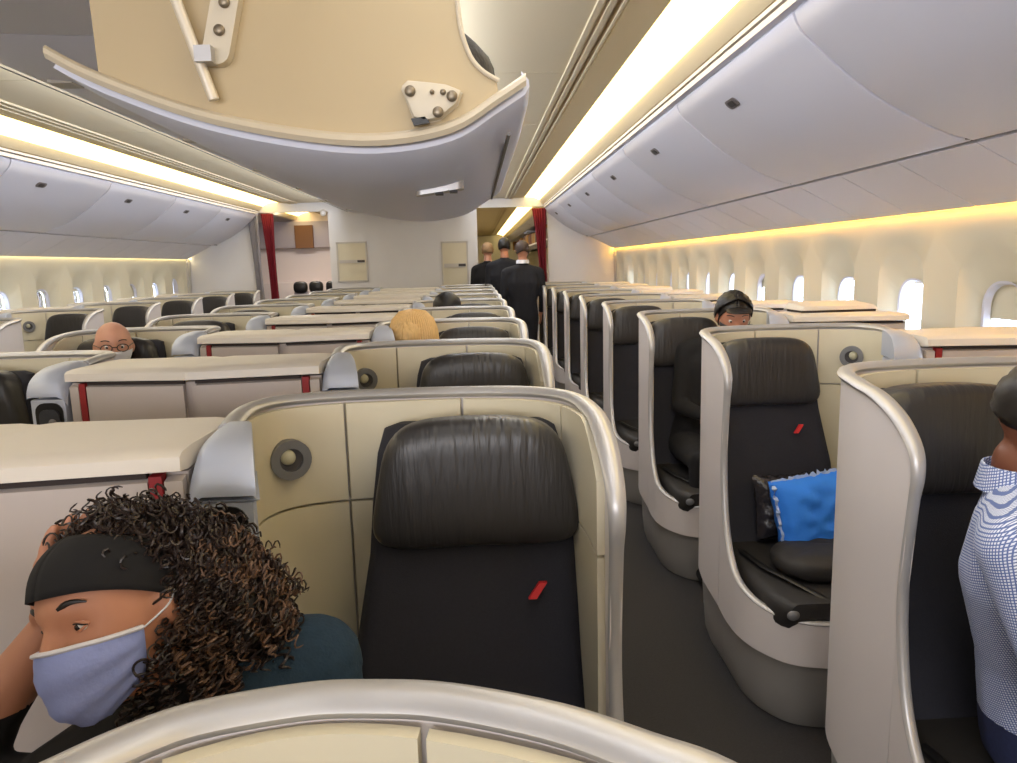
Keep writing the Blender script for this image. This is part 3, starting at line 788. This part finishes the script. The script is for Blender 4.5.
# ------------------------------------------------------------ people
def head_pt(d, rx=.076, ry=.098, rz=.118):
    """surface point of a head for unit direction d; face looks along -Y"""
    x, y, z = d
    p = Vector((x*rx, y*ry, z*rz))
    if z < 0:
        k = -z; front = max(0, -y)
        p.x *= 1-.30*k**1.6
        if y > 0: p.y *= 1-.45*k; p.z *= 1-.25*k*y
        p.y -= .020*k*front*0+.016*k**2*(1 if y < .3 else 0)
    if z > 0 and y > 0: p.y *= 1.06
    if z > 0:
        f_ = 1+.13*sin(pi*min(1, z))*z; p.x *= f_; p.y *= f_; p.z *= 1-.05*z
    if y < 0:
        gx = lambda a, b_, s: exp(-((p.x-a)**2+(p.z-b_)**2)/(2*s*s))
        p.y += .010*(gx(.032, .004, .014)+gx(-.032, .004, .014))
        p.y -= .006*(gx(.028, .026, .014)+gx(-.028, .026, .014)+gx(0, .022, .016))
        p.y -= .005*(gx(.043, -.028, .02)+gx(-.043, -.028, .02))
        p.y -= .009*gx(0, -.068, .016)+.008*gx(0, -.102, .018)
    return p
def add_head(g, c, R, k=1.0, ears=True):
    rows = []
    for i in range(41):
        th = max(.02, min(pi-.02, pi*i/40)); rows.append([c+R@(head_pt((sin(th)*cos(2*pi*j/48), sin(th)*sin(2*pi*j/48), cos(th)))*k) for j in range(48)])
    g.loft(rows)
    nose = [(.0, -.094, .020, .007), (0, -.103, .0, .009), (0, -.113, -.022, .012), (0, -.112, -.033, .013), (0, -.096, -.040, .010)]
    for i in range(len(nose)-1):
        a, b_ = nose[i], nose[i+1]
        for t_ in (0, .33, .66, 1): g.ell(c+R@(Vector([a[q]*(1-t_)+b_[q]*t_ for q in range(3)])*k), [(a[3]*(1-t_)+b_[3]*t_)*k]*3, nu=10, nv=6)
    for s in (1, -1): g.ell(c+R@(Vector((s*.011, -.104, -.036))*k), (.008*k,)*3, nu=10, nv=6)
    for z_, r_ in ((-.062, .007), (-.073, .008)):
        g.ell(c+R@(Vector((0, -.100, z_))*k), (.024*k, .009*k, r_*k), R=R, nu=14, nv=8)
    if ears:
        for s in (1, -1):
            g.ell(c+R@(Vector((s*.077, .008, -.008))*k), (.011*k, .018*k, .031*k), R=R@Matrix.Rotation(s*.35, 3, 'Z'), nu=14, nv=10)
def frame(f, roll=0):
    f = Vector(f).normalized(); z = Vector((0, 0, 1)); z = (z-f*z.dot(f)).normalized()
    z = Quaternion(f, roll) @ z; x = z.cross(f)   # right-handed frame: X x Y = Z with Y = -f
    y = -f; x = y.cross(z)
    return Matrix((x, y, z)).transposed()
def remesh_build(g, name, mats, parent, pick, voxel=.006, smooth=4, deci=None):
    me = bpy.data.meshes.new(name); me.from_pydata(g.v, [], g.f); me.update()
    bm = bmesh.new(); bm.from_mesh(me); bmesh.ops.recalc_face_normals(bm, faces=bm.faces); bm.to_mesh(me); bm.free()
    o = bpy.data.objects.new('tmp', me); COL.objects.link(o)
    r = o.modifiers.new('r', 'REMESH'); r.mode = 'VOXEL'; r.voxel_size = voxel
    s = o.modifiers.new('s', 'SMOOTH'); s.factor = .5; s.iterations = smooth
    dg = bpy.context.evaluated_depsgraph_get(); dg.update()
    nm = bpy.data.meshes.new_from_object(o.evaluated_get(dg)); bpy.data.objects.remove(o)
    nm.name = name; nm.materials.clear()
    for mm in mats: nm.materials.append(mm)
    for p in nm.polygons: p.material_index = pick(p.center); p.use_smooth = True
    ob = bpy.data.objects.new(name, nm); COL.objects.link(ob); ob.parent = parent
    return ob
def hand(g, wrist, dirv, palm_n, side=1, curl=.5, k=1.0):
    """palm and five fingers; dirv along the hand, palm_n out of the palm, side = thumb side"""
    d = Vector(dirv).normalized(); n = Vector(palm_n); n = (n-d*n.dot(d)).normalized(); s = d.cross(n)*side
    wv = Vector(wrist)
    for a in range(5):
        for b_ in range(4):
            g.ell(wv+d*(.02+.018*a)*k+s*(-.030+.02*b_)*k*(.75+.06*a), (.014*k, .014*k, .012*k), nu=8, nv=6)
    for i, (o_, ln) in enumerate(((.032, .070), (.011, .080), (-.011, .074), (-.031, .058))):
        p = wv+d*.092*k+s*o_*k; pts = [p]; dd = d.copy()
        for seg in (.45, .30, .25):
            p = p+dd*ln*seg*k; pts.append(p); dd = (dd*cos(curl)+n*sin(curl)).normalized()
        g.limb([wv+d*.06*k+s*o_*.8*k]+pts, [.010*k, .0095*k, .0088*k, .008*k, .007*k], 8)
    p = wv+d*.03*k+s*.034*k; g.limb([wv+d*.015*k+s*.02*k, p+s*.012*k, p+s*.032*k+d*.030*k+n*.01*k, p+s*.036*k+d*.055*k+n*.02*k], [.013*k, .012*k, .010*k, .008*k], 8)

# --- the woman leaning on her hand (nearest centre-right seat beyond the camera's own)
hc = Vector((-.475, .93, 1.05)); Rw = frame((-.42, -.90, .03), radians(18))
t = thing('person', 'person with dark curly hair, black headband and blue face mask resting head on hand', 'person', (-.05, 1.10, .44))
o3 = Vector(t.location)
g = MB(); k = .98
add_head(g, hc-o3, Rw, k)
W = lambda *p: Vector(p)-o3
neck0 = hc + Rw@Vector((0, .03, -.08))
chest = Vector((-.30, 1.03, .80))
g.limb([neck0-o3, W(-.345, .985, .925)], [.052, .058])
# torso
g.limb([W(-.08, 1.14, .53), W(-.19, 1.10, .64), W(-.27, 1.05, .76), W(-.33, 1.0, .86)], [.13, .115, .115, .10])
shR = Vector((-.255, 1.02, .905)); shL = Vector((-.45, .93, .875))
g.limb([W(*shR), W(-.33, 1.00, .90), W(*shL)], [.072, .085, .070])
g.limb([W(*shR), W(-.21, .93, .72), W(-.20, .78, .62)], [.068, .052, .042]); g.limb([W(-.18, .78, .62), W(-.28, .70, .56)], [.042, .030])
hand(g, W(-.28, .70, .56), (-.8, -.4, -.2), (0, 0, -1), 1, .3)
# raised arm
el = Vector((-.72, .93, .80)); wr = Vector((-.600, .985, 1.00))
g.limb([W(*shL), W(-.60, .90, .80), W(*el)], [.068, .055, .048]); g.limb([W(*el), W(-.68, .95, .89), W(*wr)], [.046, .042, .029])
hand(g, W(*wr), Vector((-.565, 1.0, 1.14))-wr, (.8, -.5, 0), 1, .25)
# legs
for s, x in ((1, -.02), (-1, -.16)):
    g.limb([W(x, 1.14, .54), W(x-.02, .92, .54), W(x-.04, .70, .53)], [.085, .075, .058]); g.limb([W(x-.04, .70, .53), W(x-.04, .66, .28), W(x-.04, .68, .09)], [.056, .05, .036]); g.limb([W(x-.04, .70, .05), W(x-.04, .58, .035)], [.04, .035])
def pickw(c):
    p = c+o3
    dl = (p-hc).length
    if (p - (hc+Rw@Vector((0, 0, -.01)))).length < .150 and p.z > .92 and p.x > -.56 and p.z > neck0.z-.02: return 0
    if p.x < -.52 and p.z > .905+(p.x+.62)*.1: return 0      # bare forearm and hand
    if p.z > .955 and p.x < -.45 and p.y > .95: return 0
    if (p-Vector((-.33, .64, .54))).length < .12: return 0
    if p.z < .60 and p.y < 1.2: return 2
    if p.x > -.335: return 1
    return 2
remesh_build(g, 'body', [skin_w, teal, blackc], t, pickw, .005, 4)
def surf(az, el, sc=1.0, push=0):      # az: 0 = straight ahead, positive to the head's own -X side
    d = Vector((sin(az)*cos(el), -cos(az)*cos(el), sin(el))); p = head_pt(d)*k*sc
    return hc-o3+Rw@(p+d*push)
# face mask
g = MB(); gw = MB(); rows = []
na, nb = 30, 22
def maskpt(i, j):
    az = radians(-72+144*i/na); tt = j/nb
    eltop = radians(-3-7*(abs(az)/1.25)**1.0); elbot = radians(-70+24*(abs(az)/1.25)**1.5)
    el_ = eltop+(elbot-eltop)*tt
    d = Vector((sin(az)*cos(el_), -cos(az)*cos(el_), sin(el_))); p = head_pt(d)*k
    c_ = cos(az)**2
    out = .003+.021*c_*max(0, sin(pi*min(1, .06+tt*.90)))**.8+.013*cos(az)**10*(1-tt)
    out += .0022*(1 if (int(tt*7) % 2) else 0)*(abs(az) < 1.1)
    return hc-o3+Rw@(p+d*out)
g.grid([[maskpt(i, j) for j in range(nb+1)] for i in range(na+1)])
mk = g.build('face_mask', maskm, t); mk.modifiers.new('s', 'SOLIDIFY').thickness = .002
g = MB(); g.tube([maskpt(i, 0)+Rw@Vector((0, -.002, -.002)) for i in range(na+1)], .0032, 6); g.build('mask_top_edge', maskw, mk)
for s in (1, -1):
    e = hc-o3+Rw@Vector((s*.082, .022, .0)); i_ = na if s > 0 else 0
    g = MB(); g.tube(catmull([maskpt(i_, 1), tuple(e+Rw@Vector((s*.004, -.022, -.008))), tuple(e+Rw@Vector((s*.002, .0, .014))), tuple(e+Rw@Vector((0, .004, -.03))), maskpt(i_, nb-1)], 5), .0014, 5); g.build('ear_loop', maskw, mk)
# headband
g = MB(); rows = []
for j in range(11):
    row = []
    for i in range(49):
        az = 2*pi*i/48; fr_ = max(0, cos(az)); el_ = radians(24+ (66-24)*j/10 - 22*(1-fr_)**1.3 )
        row.append(surf(az, el_, 1.0, .010+.003*sin(pi*j/10)))
    rows.append(row)
g.grid(rows); hb = g.build('headband', bandm, t); hb.modifiers.new('s', 'SOLIDIFY').thickness = .003
# eyes and brows
for s in (1, -1):
    ec = hc-o3+Rw@(Vector((s*.030, -.0752, .006))*k)
    g = MB(); g.ell(ec, (.0106,)*3, nu=18, nv=12); e_ = g.build('eye', white_eye, t)
    look = (Rw@Vector((-.25, -1, -.25))).normalized()
    g = MB(); g.ell(ec+look*.0062, (.0062,)*3, nu=14, nv=10); g.build('iris', irism, e_)
    for nm, z0, z1, rd in (('eyelid', .0055, .0035, .0022), ('eyelid', -.0062, -.0055, .0017)):
        pts = []
        for q in range(9):
            a = -1+q/4; dz_ = z0*(1-a*a); yy_ = -.0752-sqrt(max(1e-6, .0116**2-(a*.0114)**2-dz_**2))
            pts.append(hc-o3+Rw@(Vector((s*.030+a*.0116, yy_, .006+dz_))*k))
        g = MB(); g.tube(pts, rd, 6); g.build(nm, skin_w, t)
        if z0 > 0:
            g = MB(); g.tube([p+Rw@Vector((0, -.0020, -.0014)) for p in pts], .0012, 4); g.build('lashes', hairbk, t)
    pts = []; 
    for q in range(9):
        a = q/8; pts.append(hc-o3+Rw@(head_pt((Vector((s*(.014+.036*a), -.09, .026+.012*sin(a*2.4)-.002*a))).normalized())*k+Vector((0, -.001, 0))))
    zz = []
    g = MB(); pts = [hc-o3+Rw@(Vector((s*(.012+.040*a), -.0955+.016*a*a+.0*a, .027+.010*sin(a*2.6)))*k) for a in [q/8 for q in range(9)]]
    g.tube(pts, [.0018, .0028, .0032, .0032, .003, .0026, .0022, .0016, .001], 6, flat=1.2); g.build('eyebrow', hairbk, t)
# curly hair: a dark mass plus single curls
hairc = hc+Rw@Vector((0, .05, .03))
g = MB()
def hm(q):
    return q*(1+.07*noise.noise(q*28)+.05*noise.noise(q*60))
g.ell(hc-o3+Rw@Vector((0, .036, .014)), (.088, .086, .100), R=Rw, nu=40, nv=26, fn=hm)
g.ell(W(-.405, .985, 1.035), (.088, .078, .095), nu=36, nv=24, fn=hm)
g.ell(W(-.36, .99, 1.0), (.080, .07, .085), nu=30, nv=20, fn=hm)
base_h = g.build('hair', hairbk, t)
def curl(g, p, out, L_, r0, hr_, turns, grav):
    pts = []; d = Vector(out).normalized(); n = 26; ph = random.uniform(0, 6.28); pos = Vector(p)
    for i in range(n):
        s = i/(n-1); d = (d+Vector((0, 0, -grav/n*3))).normalized(); pos = pos+d*L_/n
        a = d.orthogonal().normalized(); b_ = d.cross(a); h_ = hr_*min(1, s*4)
        ang = ph+turns*2*pi*s; pts.append(pos+a*cos(ang)*h_+b_*sin(ang)*h_)
    g.tube(pts, [r0]*(n-1)+[r0*.4], 4, caps=False)
gd = MB(); gt = MB()
for i in range(2600):
    th = random.uniform(0, 2*pi); zz = random.uniform(-.75, 1); rr_ = sqrt(1-zz*zz); d = Vector((rr_*cos(th), rr_*sin(th), zz))
    which = random.random()
    if which < .52:
        if d.y < -.28 and d.z < .45: continue       # keep the face clear
        if d.y < -.30 and d.z < .1: continue
        wd = Rw@d; p = hc-o3+Rw@Vector((0, .036, .014))+Rw@Vector((d.x*.084, d.y*.082, d.z*.096)); wd = (wd+Vector((.25, .2, 0))).normalized()
    elif which < .59:
        wd = d; p = W(-.412, .915, .975)+Vector((d.x*.040, d.y*.035, d.z*.06))
    elif which < .85:
        wd = d; p = W(-.405, .985, 1.035)+Vector((d.x*.083, d.y*.076, d.z*.092))
    else:
        wd = d; p = W(-.36, .99, 1.0)+Vector((d.x*.07, d.y*.065, d.z*.07))
    wp = p+o3
    # stay off the face and mask
    loc_ = Rw.transposed()@(wp-hc)
    if loc_.y < -.03 and loc_.z < .088 and (abs(loc_.x) < .062 or loc_.y < -.052): continue
    tip = wp.x > -.40 and wp.z < 1.12 and random.random() < .34
    side = (wd+Vector((.30, 0, .05))).normalized()
    curl(gt if tip else gd, p, side, random.uniform(.025, .06), random.uniform(.0011, .0021), random.uniform(.004, .008), random.uniform(2, 4.5), random.uniform(.2, 1.2))
gd.build('curls', haircurl, base_h); gt.build('light_curls', hairtip, base_h)

# --- generic seated / standing figures
def seated(name_label, hipp, headc, face, skin, shirt, trous, kind, arms=True, roll=0, hands_at=None, lean=0):
    t = thing('person', name_label, 'person', (hipp[0], hipp[1], hipp[2]-.1)); o3 = Vector(t.location); R = frame(face, roll)
    hp = Vector(hipp); hc = Vector(headc); W = lambda p: Vector(p)-o3
    g = MB(); add_head(g, hc-o3, R)
    nb = hc+R@Vector((0, .03, -.09)); up_ = (nb-hp)
    c1 = hp+up_*.35; c2 = hp+up_*.66; sh = hp+up_*.86
    f = Vector((face[0], face[1], 0)).normalized(); rgt = Vector((-f.y, f.x, 0))
    g.limb([nb-o3, sh-o3], [.056, .062])
    for s in (-1, -.33, .33, 1):
        g.limb([W(hp+rgt*s*.075), W(c1+rgt*s*.075), W(c2+rgt*s*.095), W(sh+rgt*s*.095-Vector((0, 0, .03)))], [.115, .105, .115, .085])
    g.limb([W(sh+rgt*.19-Vector((0, 0, .03))), W(sh), W(sh-rgt*.19-Vector((0, 0, .03)))], [.068, .075, .068])
    wr_l = []
    for s in (1, -1):
        s0 = sh+rgt*s*.20-Vector((0, 0, .03)); e0 = s0+rgt*s*.05+f*.10-Vector((0, 0, .26)); w0 = e0+f*.20-rgt*s*.10-Vector((0, 0, .02))
        g.limb([W(s0), W(e0)], [.064, .046]); g.limb([W(e0), W(w0)], [.045, .028]); hand(g, W(w0), f-rgt*s*.3, (0, 0, -1), s, .35); wr_l.append(w0)
        hpp = hp+rgt*s*.10; kn = hpp+f*.42+Vector((0, 0, .02)); an = kn+f*.04-Vector((0, 0, kn.z-.09))
        g.limb([W(hpp), W(kn)], [.092, .062]); g.limb([W(kn), W(an)], [.060, .040]); g.limb([W(an-Vector((0, 0, .04))), W(an+f*.13-Vector((0, 0, .05)))], [.042, .036])
    def pick(c):
        p = c+o3
        if p.z > nb.z-.012 and (p-hc).length < .2: return 0
        for w_ in wr_l:
            if (p-(w_+f*.09)).length < .105: return 0
        if p.z < hp.z+.05 or (p-hp).dot(f) > .22 and p.z < hp.z+.12: return 2
        return 1
    remesh_build(g, 'body', [skin, shirt, trous], t, pick, .009, 3)
    return t, o3, hc, R
def cap_hair(t, o3, hc, R, m_, zmin=.25, thick=.008, name='hair', back=0):
    g = MB(); rows = []
    for i in range(15):
        row = []
        for j in range(37):
            az = 2*pi*j/36; fr_ = max(0, cos(az)); low = radians(38*fr_**.7-25*(1-fr_)*(.6+.4*abs(sin(az)))+zmin*10)
            el_ = low+(radians(89)-low)*i/14
            d = Vector((sin(az)*cos(el_), -cos(az)*cos(el_), sin(el_)))
            row.append(hc-o3+R@(head_pt(d)+d*(thick+.006*noise.noise(d*7)+.003*noise.noise(d*23))))
        rows.append(row)
    g.grid(rows); o = g.build(name, m_, t); o.modifiers.new('s', 'SOLIDIFY').thickness = .005; return o
def simple_mask(t, o3, hc, R, m_):
    g = MB(); rows = []
    for i in range(17):
        az = radians(-68+136*i/16); row = []
        for j in range(11):
            tt = j/10; e0 = radians(-5); e1 = radians(-68+22*(abs(az)/1.2)**1.5); el_ = e0+(e1-e0)*tt
            d = Vector((sin(az)*cos(el_), -cos(az)*cos(el_), sin(el_))); row.append(hc-o3+R@(head_pt(d)+d*(.004+.02*cos(az)**2)))
        rows.append(row)
    g.grid(rows); o = g.build('face_mask', m_, t); o.modifiers.new('s', 'SOLIDIFY').thickness = .002
def simple_eyes(t, o3, hc, R):
    for s in (1, -1):
        ec = hc-o3+R@Vector((s*.031, -.082, .006)); g = MB(); g.ell(ec, (.0100,)*3, nu=12, nv=8); e_ = g.build('eye', white_eye, t)
        g = MB(); g.ell(ec+R@Vector((0, -.0050, -.001)), (.0064,)*3, nu=10, nv=6); g.build('iris', irism, e_)
        g = MB(); g.tube([hc-o3+R@Vector((s*(.012+.04*a), -.0965+.016*a*a, .030+.008*sin(a*2.6))) for a in [q/6 for q in range(7)]], .0024, 5); g.build('eyebrow', hairbk, t)

# man in the checked shirt, cut by the right edge of the picture
t, o3, hc, R = seated('person in a blue checked shirt and jeans at the right edge', (1.15, 1.34, .53), (1.04, 1.25, 1.175), (.75, -.65, -.15), skin_b, checkm, jeans, 0)
cap_hair(t, o3, hc, R, hairbk, thick=.003, zmin=1.2); simple_eyes(t, o3, hc, R)
g = MB(); 
rings = []
for j in range(20):
    a = 2*pi*j/20; nbp = hc+R@Vector((0, .03, -.105))-o3
    rings.append([nbp+Vector((cos(a)*r_, sin(a)*r_, z_)) for r_, z_ in ((.062, -.035), (.064, .012), (.068, .012), (.078, -.035))])
rings.append(rings[0]); g.grid(rings, True); g.build('collar', checkm, t)

# man with the black cap, third window seat
t, o3, hc, R = seated('person in black clothes and a black cap in the third right window seat', (1.17, 3.70, .53), (1.30, 3.68, 1.19), (-.10, -.95, -.30), skin_w, blackc, blackc, 0)
simple_eyes(t, o3, hc, R); simple_mask(t, o3, hc, R, mat('mask_charcoal', (66, 62, 64), .8))
cap_hair(t, o3, hc, R, hairbk, thick=.004)
cp = cap_hair(t, o3, hc, R, hairbk, thick=.018, name='cap', zmin=2.2)
g = MB(); rows = []
for i in range(7):
    q = i/6; rows.append([hc-o3+R@Vector((.062*sin(a)*(1+.05*q), -.092-.06*q*cos(a*.9), .070-.008*q+.010*cos(a))) for a in [-1.3+2.6*j/12 for j in range(13)]])
g.grid(rows); o = g.build('cap_visor', hairbk, cp); o.modifiers.new('s', 'SOLIDIFY').thickness = .004
# bald man
t, o3, hc, R = seated('bald person with glasses and pale mask in the third centre-left row', (-1.90, 3.55, .50), (-1.69, 3.50, 1.15), (.45, -.89, -.05), skin_p, teal, blackc, 0)
simple_eyes(t, o3, hc, R); simple_mask(t, o3, hc, R, maskw)
g = MB()
for s in (1, -1):
    g.tube([hc-o3+R@Vector((s*.033+.023*cos(a), -.112+.006*abs(cos(a)), .004+.017*sin(a))) for a in [2*pi*j/16 for j in range(17)]], .0022, 6)
    g.tube([hc-o3+R@Vector((s*.056, -.106, .008)), hc-o3+R@Vector((s*.084, -.0, .010))], .002, 6)
g.tube([hc-o3+R@Vector((-.010, -.113, .008)), hc-o3+R@Vector((.010, -.113, .008))], .002, 6); g.build('glasses', blackp, t)
# blond passenger, head bowed
t, o3, hc, R = seated('person with long straight blond hair bowed forward in the fourth centre-right row', (-.16, 3.55, .50), (-.30, 3.52, 1.145), (-.3, -.75, -.75), skin_p, galp, blackc, 0)
h_ = cap_hair(t, o3, hc, R, blond, thick=.014)
g = MB()
for j in range(60):
    a = 2*pi*j/60; c0 = hc-o3+Vector((0, 0, .095)); 
    pts = [c0+Vector((cos(a)*r_, sin(a)*r_*.9, z_)) for r_, z_ in ((.02, .036), (.060, .026), (.094, -.01), (.110, -.06), (.116, -.13), (.112, -.21), (.105, -.27))]
    g.tube(pts, [.004, .006, .0075, .008, .008, .007, .003], 5)
g.build('hair_strands', blond, h_)
# dark-haired passenger further back
t, o3, hc, R = seated('person with short dark hair seen above the sixth centre-right row', (-.15, 5.62, .50), (-.215, 5.60, 1.165), (.1, .95, -.1), skin_w, blackc, blackc, 0)
g = MB(); g.ell(hc-o3+Vector((0, 0, .015)), (.108, .11, .105), nu=28, nv=18, fn=lambda q: q*(1+.05*noise.noise(q*40))); g.build('hair', hairbk, t)

# crew and passengers standing in the right aisle
def standing(labl, x, y, headz, face, skin, cloth, hairm, width=1.0):
    t = thing('person', labl, 'person', (x, y, 0)); o3 = Vector((x, y, 0)); R = frame(face); hc = Vector((x, y, headz)); g = MB(); add_head(g, Vector((0, 0, headz)), R)
    f = Vector((face[0], face[1], 0)).normalized(); rgt = Vector((-f.y, f.x, 0)); s_ = headz-.22
    g.limb([Vector((0, 0, headz-.08)), Vector((0, 0, s_))], [.056, .062])
    for s in (-1, -.33, .33, 1):
        g.limb([rgt*s*.085*width+Vector((0, 0, s_-.62)), rgt*s*.07*width+Vector((0, 0, s_-.40)), rgt*s*.11*width+Vector((0, 0, s_-.18)), rgt*s*.10*width+Vector((0, 0, s_-.05))], [.105, .10, .115, .085])
    g.limb([rgt*.19*width+Vector((0, 0, s_-.05)), Vector((0, 0, s_-.01)), -rgt*.19*width+Vector((0, 0, s_-.05))], [.068, .08, .068])
    hw = []
    for s in (1, -1):
        s0 = rgt*s*.21*width+Vector((0, 0, s_-.06)); e0 = s0+rgt*s*.04-Vector((0, 0, .28)); w0 = e0+f*.12-Vector((0, 0, .22))
        g.limb([s0, e0], [.066, .05]); g.limb([e0, w0], [.048, .032]); hand(g, w0, Vector((0, 0, -1))+f*.3, -rgt*s, 1, .25); hw.append(w0)
        hp = rgt*s*.09+Vector((0, 0, s_-.64)); kn = hp-Vector((0, 0, .40))+f*.02; an = rgt*s*.09+Vector((0, 0, .09))
        g.limb([hp, kn], [.098, .066]); g.limb([kn, an], [.062, .045]); g.limb([an-Vector((0, 0, .04)), an+f*.14-Vector((0, 0, .05))], [.045, .035])
    def pick(c):
        if c.z > headz-.155 and Vector((c.x, c.y, 0)).length < .14: return 0
        for w_ in hw:
            if (c-(w_-Vector((0, 0, .09)))).length < .10: return 0
        return 1
    remesh_build(g, 'body', [skin, cloth], t, pick, .012, 3)
    h_ = cap_hair(t, o3, hc, R, hairm, thick=.010)
    return t, o3, hc, R
t, o3, hc, R = standing('person in a dark suit with a white collar standing nearest in the right aisle', .60, 9.25, 1.64, (-.15, 1, -.2), skin_w, suit, mat('hair_brown', (64, 50, 44), .6), 1.0)
g = MB(); rings = []
for j in range(16):
    a = 2*pi*j/16; rings.append([Vector((cos(a)*r_, sin(a)*r_, 1.64+z_)) for r_, z_ in ((.066, -.16), (.068, -.115), (.076, -.115), (.082, -.16))])
rings.append(rings[0]); g.grid(rings, True); g.build('collar', maskw, t)
standing('person with black hair in dark clothes standing second in the right aisle', .42, 10.3, 1.72, (0, 1, 0), skin_w, suit, hairbk, .95)
standing('person with fair hair in dark clothes at the left side of the right doorway', .20, 10.95, 1.68, (.2, 1, 0), skin_p, blackc, mat('hair_fair', (150, 120, 88), .6), .9)
# grey-haired head behind the cap man
g = MB(); g.ell((0, 0, 0), (.11, .11, .10), nu=24, nv=16)
print('objects', len(bpy.data.objects))
